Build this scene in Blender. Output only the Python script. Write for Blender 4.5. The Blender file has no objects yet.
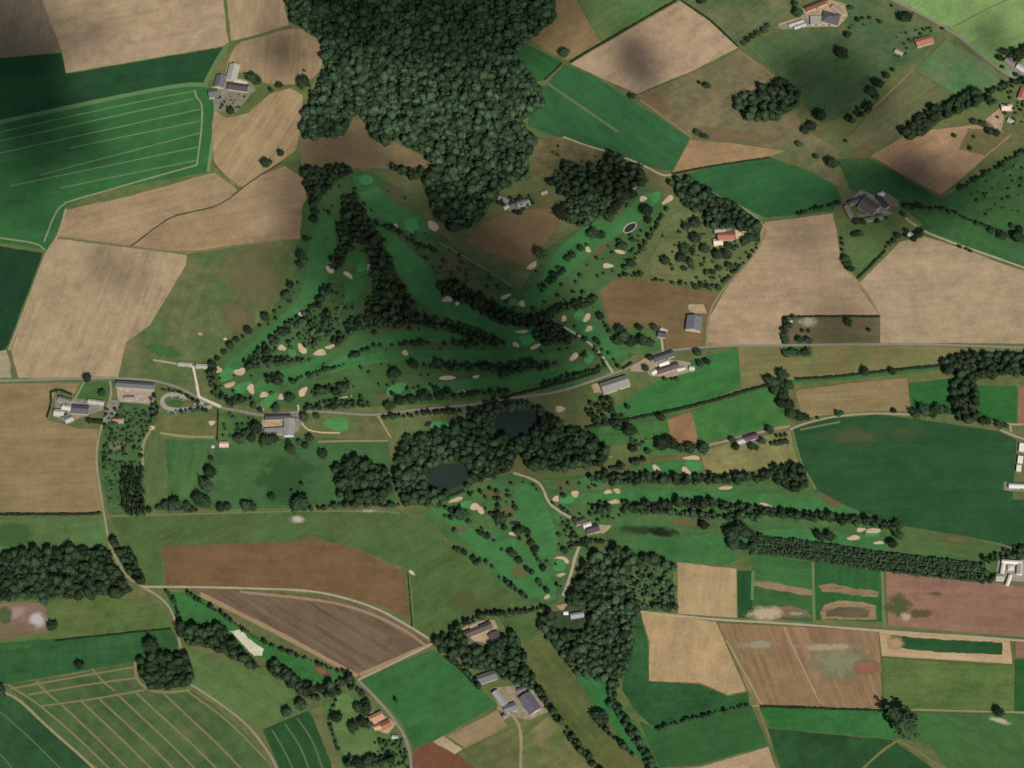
import bpy, bmesh, math, random
import numpy as np
from mathutils import Vector, noise as mnoise

random.seed(11)
rng = np.random.default_rng(11)
R = math.radians
scene = bpy.context.scene
COL = scene.collection

# ---------------------------------------------------------------- camera, sky, sun, exposure
MPP, DIST, TILT = 1.8, 5000.0, R(28)          # metres per pixel in the middle, distance, tilt off the vertical
FPX = DIST / MPP
CT, ST = math.cos(TILT), math.sin(TILT)
CAM = Vector((0, -DIST * ST, DIST * CT))
cd = bpy.data.cameras.new('camera')
cam = bpy.data.objects.new('camera', cd)
COL.objects.link(cam)
cam.location = CAM
cam.rotation_euler = (TILT, 0, 0)
cd.sensor_width = 36
cd.lens = 36 * FPX / 1024
cd.clip_start = 10
cd.clip_end = 60000
scene.camera = cam

SUN_EL = R(45)
SUN_AZ = math.atan2(0.42, -1.0)                # clockwise from +Y
SUN = Vector((math.sin(SUN_AZ) * math.cos(SUN_EL), math.cos(SUN_AZ) * math.cos(SUN_EL), math.sin(SUN_EL)))
w = bpy.data.worlds.new('World')
scene.world = w
w.use_nodes = True
nt = w.node_tree
sky = nt.nodes.new('ShaderNodeTexSky')
sky.sky_type = 'NISHITA'
sky.sun_disc = False
sky.sun_elevation = SUN_EL
sky.sun_rotation = SUN_AZ
bg = nt.nodes['Background']
nt.links.new(sky.outputs[0], bg.inputs[0])
bg.inputs[1].default_value = 0.05
sl = bpy.data.lights.new('sun', 'SUN')
sl.energy = 4.45
sl.angle = R(0.6)
sl.color = (1.0, 0.955, 0.88)
so = bpy.data.objects.new('sun', sl)
COL.objects.link(so)
so.rotation_euler = (-SUN).to_track_quat('-Z', 'Y').to_euler()
so.location = SUN * 9000
vs = scene.view_settings
vs.view_transform = 'Standard'
vs.look = 'None'
vs.gamma = 1
vs.exposure = 0.0
vs.use_curve_mapping = False
scene.cycles.transparent_max_bounces = 64
scene.cycles.max_bounces = 4
scene.cycles.volume_bounces = 0
scene.render.engine = 'CYCLES'
scene.cycles.pixel_filter_type = 'BLACKMAN_HARRIS'
scene.cycles.filter_width = 1.65

# ---------------------------------------------------------------- helpers
def G(px, py, z=0.0):
    """ground (or height z) point seen at this place of the picture"""
    dx, dy = (px - 512) / FPX, (384 - py) / FPX
    d = Vector((dx, dy * CT + ST, dy * ST - CT))
    t = (z - CAM.z) / d.z
    return CAM + d * t

def lin(c, k=0.86):
    o = []
    for v in c:
        v /= 255.0
        v = v / 12.92 if v <= 0.04045 else ((v + 0.055) / 1.055) ** 2.4
        o.append(v * k)
    return (*o, 1.0)

def tag(o, label=None, cat=None, group=None, kind=None):
    if label: o['label'] = label
    if cat: o['category'] = cat
    if group: o['group'] = group
    if kind: o['kind'] = kind
    return o

def obj(name, verts, faces, mat, parent=None, uvs=None, smooth=False):
    me = bpy.data.meshes.new(name)
    me.from_pydata([tuple(v) for v in verts], [], faces)
    if uvs is not None:
        ul = me.uv_layers.new(name='UVMap')
        for l in me.loops:
            ul.data[l.index].uv = uvs[l.vertex_index]
    if mat: me.materials.append(mat)
    if smooth:
        me.polygons.foreach_set('use_smooth', [True] * len(me.polygons))
    me.update()
    o = bpy.data.objects.new(name, me)
    COL.objects.link(o)
    if parent: o.parent = parent
    return o

def empty(name, loc, rz=0):
    o = bpy.data.objects.new(name, None)
    o.empty_display_size = 1
    COL.objects.link(o)
    o.location = loc
    o.rotation_euler = (0, 0, rz)
    return o

# ---------------------------------------------------------------- materials
class N:
    def __init__(s, mat):
        s.t = mat.node_tree
    def __call__(s, typ, **kw):
        n = s.t.nodes.new(typ)
        for k, v in kw.items():
            if k == 'inp':
                for i, x in v.items(): n.inputs[i].default_value = x
            else: setattr(n, k, v)
        return n
    def link(s, a, b): s.t.links.new(a, b)

def new_mat(name, rough=0.95, spec=0.1):
    m = bpy.data.materials.new(name)
    m.use_nodes = True
    b = m.node_tree.nodes['Principled BSDF']
    b.inputs['Roughness'].default_value = rough
    b.inputs['Specular IOR Level'].default_value = spec
    return m, b

def field_group():
    """UV in metres, V along the working direction: mottled soil or grass with drilling stripes"""
    g = bpy.data.node_groups.new('field_surface', 'ShaderNodeTree')
    def si(n, t, d):
        s = g.interface.new_socket(n, in_out='INPUT', socket_type=t)
        s.default_value = d
    si('A', 'NodeSocketColor', (0.3, 0.3, 0.3, 1)); si('B', 'NodeSocketColor', (0.3, 0.3, 0.3, 1))
    si('Bias', 'NodeSocketFloat', 0.5); si('Stripe', 'NodeSocketFloat', 0.1); si('Pitch', 'NodeSocketFloat', 12.0)
    si('Seed', 'NodeSocketFloat', 0.0); si('Fine', 'NodeSocketFloat', 0.2)
    g.interface.new_socket('Color', in_out='OUTPUT', socket_type='NodeSocketColor')
    L = g.links.new
    def n(t, **kw):
        x = g.nodes.new(t)
        for k, v in kw.items(): setattr(x, k, v)
        return x
    gi, go = n('NodeGroupInput'), n('NodeGroupOutput')
    uv = n('ShaderNodeTexCoord')
    def mth(op, a, b=None, c=None):
        x = n('ShaderNodeMath', operation=op)
        for i, v in enumerate((a, b, c)):
            if v is None: continue
            if isinstance(v, (int, float)): x.inputs[i].default_value = v
            else: L(v, x.inputs[i])
        return x.outputs[0]
    comb = n('ShaderNodeCombineXYZ')
    L(mth('MULTIPLY', gi.outputs['Seed'], 137.0), comb.inputs[0]); L(mth('MULTIPLY', gi.outputs['Seed'], 71.0), comb.inputs[1])
    add = n('ShaderNodeVectorMath', operation='ADD')
    L(uv.outputs['UV'], add.inputs[0]); L(comb.outputs[0], add.inputs[1])
    P = add.outputs[0]
    def noise(scale, det, rough, vec=None):
        x = n('ShaderNodeTexNoise'); x.inputs['Scale'].default_value = scale; x.inputs['Detail'].default_value = det
        x.inputs['Roughness'].default_value = rough
        L(vec or P, x.inputs['Vector']); return x.outputs[0]
    big = noise(0.011, 4, 0.6)
    mid = noise(0.05, 4, 0.65)
    fine = noise(0.26, 2, 0.8)
    # streaks: noise squeezed along the working direction
    mp = n('ShaderNodeMapping'); mp.inputs['Scale'].default_value = (1.0, 0.035, 1.0); L(P, mp.inputs[0])
    st = noise(0.14, 3, 0.7, mp.outputs[0])
    sep = n('ShaderNodeSeparateXYZ'); L(P, sep.inputs[0])
    ph = mth('DIVIDE', sep.outputs[0], gi.outputs['Pitch'])
    wv = mth('MULTIPLY', mth('SINE', mth('MULTIPLY', mth('ADD', ph, mth('MULTIPLY', mid, 0.35)), 6.2832)), mth('MULTIPLY', mth('GREATER_THAN', big, 0.0), mth('MAXIMUM', mth('MULTIPLY', mth('SUBTRACT', big, 0.42), 3.5), 0.0)))
    # mix factor
    f = mth('ADD', mth('MULTIPLY', mth('SUBTRACT', big, 0.5), 3.4), mth('MULTIPLY', mth('SUBTRACT', mid, 0.5), 1.3))
    f = mth('ADD', f, gi.outputs['Bias'])
    cl = n('ShaderNodeClamp'); L(f, cl.inputs[0])
    mx = n('ShaderNodeMix', data_type='RGBA'); L(cl.outputs[0], mx.inputs[0]); L(gi.outputs['A'], mx.inputs[6]); L(gi.outputs['B'], mx.inputs[7])
    v = mth('MULTIPLY', mth('SUBTRACT', fine, 0.5), gi.outputs['Fine'])
    v = mth('ADD', v, mth('MULTIPLY', mth('SUBTRACT', mid, 0.5), 0.75))
    v = mth('ADD', v, mth('MULTIPLY', mth('MULTIPLY', mth('SUBTRACT', st, 0.5), 6.0), gi.outputs['Stripe']))
    v = mth('ADD', v, mth('MULTIPLY', mth('MULTIPLY', wv, 0.45), gi.outputs['Stripe']))
    mp2 = n('ShaderNodeMapping'); mp2.inputs['Scale'].default_value = (1.0, 0.4, 1.0); L(P, mp2.inputs[0])
    v = mth('ADD', v, mth('MULTIPLY', mth('SUBTRACT', noise(0.026, 5, 0.7, mp2.outputs[0]), 0.5), 0.95))
    v = mth('ADD', v, mth('MULTIPLY', mth('SUBTRACT', big, 0.5), 0.35))
    v = mth('ADD', v, 1.0)
    vm = n('ShaderNodeVectorMath', operation='SCALE'); L(mx.outputs[2], vm.inputs[0]); L(v, vm.inputs['Scale'])
    L(vm.outputs[0], go.inputs[0])
    return g
FG = field_group()

def field_mat(name, a, b=None, bias=0.45, stripe=0.08, pitch=14, fine=0.35):
    m, bs = new_mat(name)
    n = N(m)
    g = n('ShaderNodeGroup'); g.node_tree = FG
    fine *= 1.8
    if b is None:
        b = tuple(max(0, x * 0.9) for x in a)
    g.inputs['A'].default_value = lin(a); g.inputs['B'].default_value = lin(b)
    g.inputs['Bias'].default_value = bias; g.inputs['Stripe'].default_value = stripe
    g.inputs['Pitch'].default_value = pitch; g.inputs['Seed'].default_value = random.uniform(0, 40)
    g.inputs['Fine'].default_value = fine
    n.link(g.outputs[0], bs.inputs['Base Color'])
    return m

def plain_mat(name, c, var=0.25, scale=0.4, rough=0.9, spec=0.15, vec='Object', c2=None):
    m, bs = new_mat(name, rough, spec)
    n = N(m)
    tc = n('ShaderNodeTexCoord')
    t = n('ShaderNodeTexNoise', inp={'Scale': scale, 'Detail': 5, 'Roughness': 0.65})
    n.link(tc.outputs[vec], t.inputs['Vector'])
    mr = n('ShaderNodeMapRange', inp={1: 0.3, 2: 0.7, 3: 0.0, 4: 1.0})
    n.link(t.outputs[0], mr.inputs[0])
    mx = n('ShaderNodeMix', data_type='RGBA')
    l = lin(c)
    if c2: mx.inputs[6].default_value = l; mx.inputs[7].default_value = lin(c2)
    else:
        mx.inputs[6].default_value = tuple(x * (1 - var) for x in l[:3]) + (1,)
        mx.inputs[7].default_value = tuple(x * (1 + var) for x in l[:3]) + (1,)
    n.link(mr.outputs[0], mx.inputs[0])
    n.link(mx.outputs[2], bs.inputs['Base Color'])
    return m
_pm = {}
def pm(c, name='surface', **kw):
    k = (tuple(c), name)
    if k not in _pm: _pm[k] = plain_mat(name, c, **kw)
    return _pm[k]

def leaf_mat(name, stuff):
    m, bs = new_mat(name, 0.8, 0.12)
    n = N(m)
    if stuff:
        a = n('ShaderNodeAttribute', attribute_name='tint'); rnd = a.outputs['Fac']
    else:
        oi = n('ShaderNodeObjectInfo'); q_ = n('ShaderNodeMath', operation='MULTIPLY_ADD', inp={1: 0.6, 2: 0.05}); n.link(oi.outputs['Random'], q_.inputs[0]); rnd = q_.outputs[0]
    geo = n('ShaderNodeNewGeometry')
    t = n('ShaderNodeTexNoise', inp={'Scale': 0.35, 'Detail': 3, 'Roughness': 0.7})
    n.link(geo.outputs['Position'], t.inputs['Vector'])
    r = n('ShaderNodeValToRGB')
    e = r.color_ramp.elements
    e[0].position = 0.0; e[0].color = (0.015, 0.025, 0.011, 1)
    e[1].position = 1.0; e[1].color = (0.070, 0.116, 0.054, 1)
    x = e.new(0.35); x.color = (0.029, 0.050, 0.022, 1)
    x = e.new(0.75); x.color = (0.044, 0.082, 0.040, 1)
    ad = n('ShaderNodeMath', operation='MULTIPLY_ADD', inp={1: 0.9})
    sb = n('ShaderNodeMath', operation='SUBTRACT', inp={1: 0.5})
    n.link(t.outputs[0], sb.inputs[0]); n.link(sb.outputs[0], ad.inputs[0]); n.link(rnd, ad.inputs[2])
    n.link(ad.outputs[0], r.inputs[0])
    n.link(r.outputs[0], bs.inputs['Base Color'])
    return m
LEAF = leaf_mat('foliage', False)
LEAFS = leaf_mat('foliage_mass', True)
BARK = plain_mat('bark', (84, 66, 50), 0.3, 2.0)
WATER, _b = new_mat('pond_water', 0.3, 0.06); _b.inputs['Base Color'].default_value = (0.024, 0.036, 0.029, 1)

# ---------------------------------------------------------------- ground sheets
def outline(pts, step=6.0, jit=0.8, closed=True):
    """picture corners -> ground outline with slightly uneven edges"""
    P = [G(*p) for p in pts]
    out = []
    n = len(P)
    for i in range(n if closed else n - 1):
        a, b = P[i], P[(i + 1) % n]
        k = max(1, int((b - a).length / step))
        nrm = Vector((-(b - a).y, (b - a).x, 0)).normalized()
        for j in range(k):
            q = a.lerp(b, j / k)
            s = mnoise.noise(q * 0.03) * jit * 1.4 + mnoise.noise(q * 0.2) * jit
            out.append(q + nrm * (s if j else s * 0.5))
    if not closed: out.append(P[-1])
    return out

def smooth_px(pts, closed=True, it=2):
    for _ in range(it):
        q = []
        n = len(pts)
        for i in range(n if closed else n - 1):
            a, b = pts[i], pts[(i + 1) % n]
            q += [(a[0] * .75 + b[0] * .25, a[1] * .75 + b[1] * .25), (a[0] * .25 + b[0] * .75, a[1] * .25 + b[1] * .75)]
        if not closed: q = [pts[0]] + q + [pts[-1]]
        pts = q
    return pts

# every sheet lies just above whatever it covers: a coarse map of the ground's height keeps count
ZC, ZN, ZO = 6.0, 480, -1440.0
ZG = np.full((ZN, ZN), -0.02)
STEP = 0.012
def lay(verts, filled=True):
    """height at which a new sheet with this outline has to lie"""
    X = np.array([v.x for v in verts]); Y = np.array([v.y for v in verts])
    ix = np.clip(((X - ZO) / ZC).astype(int), 0, ZN - 1); iy = np.clip(((Y - ZO) / ZC).astype(int), 0, ZN - 1)
    x0, x1, y0, y1 = max(0, ix.min() - 1), min(ZN, ix.max() + 2), max(0, iy.min() - 1), min(ZN, iy.max() + 2)
    m = np.zeros((x1 - x0, y1 - y0), bool)
    for a in (-1, 0, 1):
        for b in (-1, 0, 1):
            m[np.clip(ix - x0 + a, 0, x1 - x0 - 1), np.clip(iy - y0 + b, 0, y1 - y0 - 1)] = True
    if filled:
        cx = ZO + (np.arange(x0, x1) + .5)[:, None] * ZC; cy = ZO + (np.arange(y0, y1) + .5)[None, :] * ZC
        ins = np.zeros(m.shape, bool)
        for k in range(len(X)):
            xa, ya, xb, yb = X[k - 1], Y[k - 1], X[k], Y[k]
            if ya == yb: continue
            ins ^= ((ya > cy) != (yb > cy)) & (cx < (xb - xa) * (cy - ya) / (yb - ya) + xa)
        m |= ins
    sub = ZG[x0:x1, y0:y1]
    z = sub[m].max() + STEP
    sub[m] = z
    return float(z)
def ground_z(p):
    i = min(ZN - 1, max(0, int((p.x - ZO) / ZC))); j = min(ZN - 1, max(0, int((p.y - ZO) / ZC)))
    return float(max(0.0, ZG[i, j]))

def uv_dir(pts, ang):
    """stripe direction given as an angle in the picture -> ground direction"""
    c = pts[0]
    a = G(c[0], c[1]); b = G(c[0] + math.cos(R(ang)) * 10, c[1] - math.sin(R(ang)) * 10)
    d = (b - a); d.z = 0
    return d.normalized()

def sheet(name, pts, mat, ang=0, jit=0.8, smooth=False, step=6.0, parent=None, z=None):
    if smooth: pts = smooth_px(pts)
    v = outline(pts, step, jit)
    d = uv_dir(pts, ang)
    z = lay(v) if z is None else z
    for q in v: q.z = z
    uv = [(q.x * d.y - q.y * d.x, q.x * d.x + q.y * d.y) for q in v]
    o = obj(name, v, [list(range(len(v)))], mat, parent, uv)
    if o.data.polygons[0].normal.z < 0:
        o.data.flip_normals()
    if parent is None: o['kind'] = 'structure'
    return o

def field(pts, a, b=None, ang=0, name='field', bias=0.45, stripe=0.08, pitch=14, fine=0.35, **kw):
    return sheet(name, pts, field_mat(name, a, b, bias, stripe, pitch, fine), ang, **kw)

def ribbon_geo(pts, wid, smooth=True, jit=0.25, closed=False):
    if smooth and len(pts) > 2: pts = smooth_px(pts, closed)
    v = outline(pts, 8.0, jit * 0.5, closed=False)
    L, Rr = [], []
    for i, p in enumerate(v):
        a, b = v[max(0, i - 1)], v[min(len(v) - 1, i + 1)]
        t = (b - a); t.z = 0
        t = t.normalized() if t.length else Vector((1, 0, 0))
        nrm = Vector((-t.y, t.x, 0))
        k = wid * 0.5 * (1 + 0.35 * mnoise.noise(p * 0.05) * min(1, jit * 3))
        L.append(p + nrm * k); Rr.append(p - nrm * k)
    return L, Rr

def ribbons(name, lines, wid, mat, parent=None, smooth=True, jit=0.25):
    V, F = [], []
    for pts in lines:
        L, Rr = ribbon_geo(pts, wid, smooth, jit)
        z = lay(L + Rr, False)
        for i in range(len(L)):
            L[i].z = z; Rr[i].z = z
        b = len(V)
        for l, r in zip(L, Rr): V += [l, r]
        F += [(b + 2 * i, b + 2 * i + 1, b + 2 * i + 3, b + 2 * i + 2) for i in range(len(L) - 1)]
    o = obj(name, V, F, mat, parent, [(v.x, v.y) for v in V])
    if parent is None: o['kind'] = 'structure'
    return o

def soft_mat(name, c, alpha, c2=None):
    """worn or bare ground that thins out raggedly towards the rim of its own sheet (UV 0..1)"""
    m, bs = new_mat(name)
    n = N(m)
    tc = n('ShaderNodeTexCoord')
    ln = n('ShaderNodeVectorMath', operation='LENGTH')
    n.link(tc.outputs['UV'], ln.inputs[0])
    geo = n('ShaderNodeNewGeometry')
    t = n('ShaderNodeTexNoise', inp={'Scale': 0.045, 'Detail': 6, 'Roughness': 0.7})
    n.link(geo.outputs['Position'], t.inputs['Vector'])
    ad = n('ShaderNodeMath', operation='MULTIPLY_ADD', inp={1: 1.7})
    n.link(t.outputs[0], ad.inputs[0]); n.link(ln.outputs['Value'], ad.inputs[2])
    mr = n('ShaderNodeMapRange', inp={1: 1.15, 2: 1.65, 3: alpha, 4: 0.0})
    n.link(ad.outputs[0], mr.inputs[0])
    rim = n('ShaderNodeMapRange', inp={1: 0.72, 2: 1.0, 3: 1.0, 4: 0.0})
    n.link(ln.outputs['Value'], rim.inputs[0])
    mu = n('ShaderNodeMath', operation='MULTIPLY'); n.link(mr.outputs[0], mu.inputs[0]); n.link(rim.outputs[0], mu.inputs[1])
    n.link(mu.outputs[0], bs.inputs['Alpha'])
    t2 = n('ShaderNodeTexNoise', inp={'Scale': 0.25, 'Detail': 4, 'Roughness': 0.7})
    n.link(geo.outputs['Position'], t2.inputs['Vector'])
    mx = n('ShaderNodeMix', data_type='RGBA')
    l = lin(c)
    mx.inputs[6].default_value = tuple(x * 0.8 for x in l[:3]) + (1,); mx.inputs[7].default_value = lin(c2) if c2 else tuple(x * 1.15 for x in l[:3]) + (1,)
    n.link(t2.outputs[0], mx.inputs[0]); n.link(mx.outputs[2], bs.inputs['Base Color'])
    return m
_sm = {}
def blotch(x, y, rx, ry, c, alpha=0.7, ang=0, name='bare_patch'):
    k = (tuple(c), alpha)
    if k not in _sm: _sm[k] = soft_mat('worn_ground', c, alpha)
    V, UV = [], []
    for i in range(28):
        a = i / 28 * 2 * math.pi
        ux, uy = math.cos(a), math.sin(a)
        dx, dy = ux * rx * 1.35, uy * ry * 1.35
        ca, sa = math.cos(R(ang)), math.sin(R(ang))
        g = G(x + dx * ca + dy * sa, y - dx * sa + dy * ca)
        V.append(g); UV.append((ux, uy))
    z = lay(V)
    V.append(G(x, y)); UV.append((0, 0))
    for g in V: g.z = z
    F = [(28, i, (i + 1) % 28) for i in range(28)]
    o = obj(name, V, F, _sm[k], None, UV)
    if o.data.polygons[0].normal.z < 0: o.data.flip_normals()
    o['kind'] = 'structure'
    return o

# --- colours as the sun shows them
TAN, TAN2, TAN3 = (171, 148, 119), (164, 143, 112), (152, 130, 99)
GRN, GRN2, DKG = (62, 112, 62), (56, 100, 58), (47, 84, 50)
OLV, OLV2 = (90, 105, 62), (110, 110, 72)
FAIR, ROUGH, PUTT = (69, 120, 68), (73, 106, 62), (80, 140, 80)
SANDC = (205, 182, 150)

# countryside round about, then the land inside the view
def land_mat():
    m, bs = new_mat('countryside')
    n = N(m)
    tc = n('ShaderNodeTexCoord')
    v = n('ShaderNodeTexVoronoi', inp={'Scale': 0.0042, 'Randomness': 0.9})
    n.link(tc.outputs['Object'], v.inputs['Vector'])
    sp = n('ShaderNodeSeparateColor'); n.link(v.outputs['Color'], sp.inputs[0])
    r = n('ShaderNodeValToRGB'); r.color_ramp.interpolation = 'CONSTANT'
    cs = [DKG, (164, 143, 112), GRN, OLV, (150, 128, 98), GRN2, (118, 95, 65), (85, 112, 64)]
    e = r.color_ramp.elements
    e[0].color = lin(cs[0]); e[1].position = 1 / 8; e[1].color = lin(cs[1])
    for i in range(2, 8):
        q = e.new(i / 8); q.color = lin(cs[i])
    n.link(sp.outputs[0], r.inputs[0])
    t = n('ShaderNodeTexNoise', inp={'Scale': 0.05, 'Detail': 6, 'Roughness': 0.65}); n.link(tc.outputs['Object'], t.inputs['Vector'])
    mr = n('ShaderNodeMapRange', inp={1: 0.2, 2: 0.8, 3: 0.75, 4: 1.25}); n.link(t.outputs[0], mr.inputs[0])
    sc = n('ShaderNodeVectorMath', operation='SCALE'); n.link(r.outputs[0], sc.inputs[0]); n.link(mr.outputs[0], sc.inputs['Scale'])
    n.link(sc.outputs[0], bs.inputs['Base Color'])
    return m
S = 15000
o = obj('ground', [(-S, -S, -0.6), (S, -S, -0.6), (S, S, -0.6), (-S, S, -0.6)], [(0, 1, 2, 3)], land_mat()); o['kind'] = 'structure'
field([(-90, -90), (1114, -90), (1114, 858), (-90, 858)], (92, 108, 64), (106, 106, 68), name='meadow', stripe=0.03, jit=3)

FWY, SANDS = [], []
VERGE = (100, 112, 68)
# ---- north-west
field([(-60, -60), (42, -60), (42, 0), (62, 52), (0, 58), (-60, 64)], (140, 124, 100), (120, 108, 88), 80)
field([(42, -60), (42, 0), (62, 52), (66, 73), (224, 46), (229, 42), (227, 33), (217, -60)], TAN, TAN2, 12, stripe=0.04)
field([(221, -60), (231, 41), (256, 35), (289, 25), (283, 0), (280, -60)], (172, 150, 118), TAN3, 80)
field([(233, 44), (256, 38), (290, 28), (314, 30), (323, 50), (322, 70), (308, 82), (290, 85), (262, 84), (246, 68), (222, 84)], (160, 138, 106), TAN3, 85, stripe=0.1, pitch=9, smooth=True)
field([(-60, 65), (0, 58), (61, 53), (66, 74), (224, 47), (206, 83), (178, 85), (0, 122), (-60, 135)], (40, 78, 47), (38, 72, 44), 12, stripe=0.06)
f6 = field([(-60, 136), (0, 123), (178, 86), (205, 85), (214, 105), (212, 160), (207, 172), (100, 192), (66, 207), (57, 232), (47, 250), (0, 243), (-60, 236)], (58, 108, 60), (54, 100, 58), 12, stripe=0.06)
ribbons('tramlines', [[(-60, 145), (0, 132), (150, 99), (195, 91)], [(-60, 155), (0, 141), (193, 99)], [(-60, 167), (0, 153), (201, 109)], [(70, 148), (200, 121)],
        [(40, 175), (200, 133)], [(10, 186), (198, 147)], [(60, 188), (198, 160)]], 2.6, pm((108, 132, 86), 'worn_crop'), f6)
ribbons('headland_tracks', [[(64, 203), (105, 191), (150, 178), (197, 165)], [(195, 90), (196, 97), (203, 104), (201, 135), (197, 165)], [(0, 238), (37, 243), (45, 250)], [(66, 203), (56, 210), (44, 242)]], 3.2, pm((140, 146, 104), 'worn_crop'), f6)
ribbons('grass_verge', [[(-60, 135), (0, 122), (178, 84), (208, 85)]], 9, pm((96, 128, 82), 'verge_grass'))
ribbons('grass_verge', [[(213, 86), (216, 105), (213, 140), (208, 172)]], 6, pm((120, 138, 92), 'verge_grass'))
ribbons('grass_verge', [[(205, 84), (216, 62), (228, 44)]], 9, pm((98, 122, 72), 'verge_grass'))
field([(-60, 240), (0, 246), (43, 253), (26, 298), (8, 345), (0, 356), (-60, 375)], (34, 68, 42), (31, 62, 39), 62, stripe=0.06)
field([(66, 210), (130, 196), (205, 175), (215, 173), (233, 186), (238, 191), (228, 202), (215, 207), (175, 215), (160, 224), (131, 246), (58, 237)], (166, 142, 110), TAN3, 15, stripe=0.07)
field([(131, 247), (160, 225), (175, 216), (215, 208), (232, 197), (243, 188), (262, 175), (285, 166), (305, 180), (315, 200), (312, 225), (300, 239), (240, 246), (187, 254)], (164, 140, 108), (148, 124, 92), 10, stripe=0.09, pitch=10)
field([(215, 110), (226, 118), (248, 113), (270, 94), (290, 88), (303, 95), (302, 125), (296, 150), (280, 162), (262, 174), (243, 187), (233, 184), (214, 162), (212, 125)], (170, 147, 112), (152, 128, 92), 55, stripe=0.12, pitch=9)
field([(58, 239), (131, 248), (187, 255), (186, 265), (150, 325), (126, 343), (118, 378), (85, 380), (18, 378), (11, 350), (30, 300), (46, 254)], (169, 149, 117), TAN2, 68, stripe=0.09, pitch=16)
ribbons('grass_verge', [[(57, 237), (131, 247), (187, 254), (240, 245), (302, 239)]], 5, pm((118, 116, 78), 'verge_grass'))
ribbons('ditch', [[(131, 246), (160, 224), (175, 215), (215, 207), (232, 197), (243, 187), (262, 174), (282, 162)]], 2.6, pm((72, 66, 46), 'ditch_earth'))
ribbons('ditch', [[(232, 195), (242, 188), (222, 174), (212, 160)]], 1.6, pm((95, 88, 62), 'ditch_earth'))
ribbons('track', [[(9, 350), (28, 302), (46, 252), (58, 238), (66, 209)]], 4, pm((165, 150, 118), 'dirt'))
field([(188, 256), (240, 246), (304, 239), (296, 275), (266, 315), (236, 340), (207, 364), (203, 380), (199, 398), (160, 381), (118, 378), (126, 345), (150, 325), (186, 266)], (86, 108, 64), (112, 108, 74), 70, name='rough_pasture', bias=0.3, stripe=0.05)
blotch(255, 275, 34, 40, (128, 118, 86), 0.5, 30); blotch(238, 318, 16, 22, (128, 116, 84), 0.7, 40)
blotch(160, 350, 20, 6, (72, 118, 70), 0.8, -12)
blotch(200, 334, 3.5, 2, (196, 160, 128), 1); blotch(225, 339, 2.5, 1.6, (225, 215, 190), 1)
sheet('yard', [(-30, 356), (6, 350), (9, 362), (12, 378), (-30, 379)], field_mat('gravel', (168, 156, 128), (150, 140, 112)), 0, 2)
# ---- west and south-west
field([(-60, 385), (50, 383), (80, 383), (74, 394), (56, 391), (48, 420), (76, 428), (98, 429), (96, 455), (97, 480), (102, 512), (-60, 514)], (146, 126, 92), (132, 116, 82), 2, stripe=0.09, pitch=12)
field([(82, 383), (114, 381), (106, 400), (76, 398)], (74, 106, 60), name='meadow')
field([(-60, 518), (104, 518), (108, 548), (60, 551), (0, 557), (-60, 560)], (90, 112, 68), (80, 112, 64), 3, name='meadow')
blotch(12, 535, 22, 12, (72, 108, 62), 0.7)
field([(100, 430), (108, 402), (160, 406), (150, 425), (141, 440), (140, 470), (146, 516), (110, 516), (98, 470)], (66, 98, 56), (80, 104, 62), name='garden')
blotch(117, 446, 9, 5, (150, 140, 108), 0.8)
field([(141, 470), (143, 440), (150, 428), (160, 414), (218, 414), (218, 442), (211, 470), (206, 507), (146, 508)], (66, 104, 60), (76, 108, 62), 80, name='practice_ground', bias=0.3)
field([(152, 432), (160, 415), (218, 415), (217, 440), (165, 440)], (98, 106, 64), (108, 108, 68), 5, name='practice_ground', bias=.4, jit=2)
field([(143, 470), (145, 440), (152, 431), (166, 440), (168, 508), (146, 508)], (92, 108, 66), (84, 106, 62), 85, name='practice_ground', jit=2)
ribbons('mown_path', [[(143, 465), (142, 445), (150, 431)], [(160, 433), (185, 437), (214, 437)]], 5, pm((146, 138, 96), 'dry_grass'))
field([(219, 411), (240, 414), (262, 419), (262, 438), (219, 444)], (70, 104, 58), (84, 108, 62), name='garden')
field([(215, 447), (255, 440), (300, 438), (388, 440), (394, 478), (396, 502), (340, 506), (208, 510), (206, 485)], (72, 106, 62), (62, 98, 58), 2, name='meadow', stripe=0.05)
blotch(285, 480, 28, 24, (56, 96, 54), 0.7)
field([(110, 518), (300, 512), (400, 511), (432, 530), (470, 560), (526, 607), (460, 622), (434, 641), (412, 625), (410, 570), (355, 548), (320, 540), (160, 547), (165, 587), (150, 588), (133, 560)], (84, 102, 58), (76, 104, 58), 30, name='meadow')
blotch(468, 605, 26, 14, (104, 108, 68), 0.4, -25)
ribbons('grass_verge', [[(110, 516), (200, 514), (300, 511), (380, 511), (400, 513)]], 3.4, pm((112, 120, 84), 'dry_grass'))
blotch(297, 519, 9, 4.5, (185, 180, 160), 1); blotch(368, 511, 12, 2, (170, 165, 135), .9)
field([(161, 547), (250, 543), (320, 541), (360, 549), (404, 574), (410, 618), (380, 605), (330, 592), (250, 587), (167, 586)], (122, 96, 66), (108, 86, 58), -4, stripe=0.06)
ribbons('grass_verge', [[(408, 572), (411, 600), (412, 625)]], 7, pm((98, 112, 66), 'verge_grass'))
blotch(412, 573, 4, 1.6, (215, 200, 170), 1, -40); blotch(310, 538, 14, 3, (120, 100, 70), .8)
field([(190, 590), (250, 591), (330, 596), (375, 609), (408, 626), (432, 645), (360, 677), (340, 668), (290, 640), (225, 606)], (116, 98, 78), (104, 88, 70), -32, stripe=0.22, pitch=10)
ribbons('field_margin', [[(200, 594), (290, 639), (342, 668), (358, 676)], [(360, 675), (430, 645)]], 8, pm((158, 134, 100), 'dry_earth'))
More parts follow.
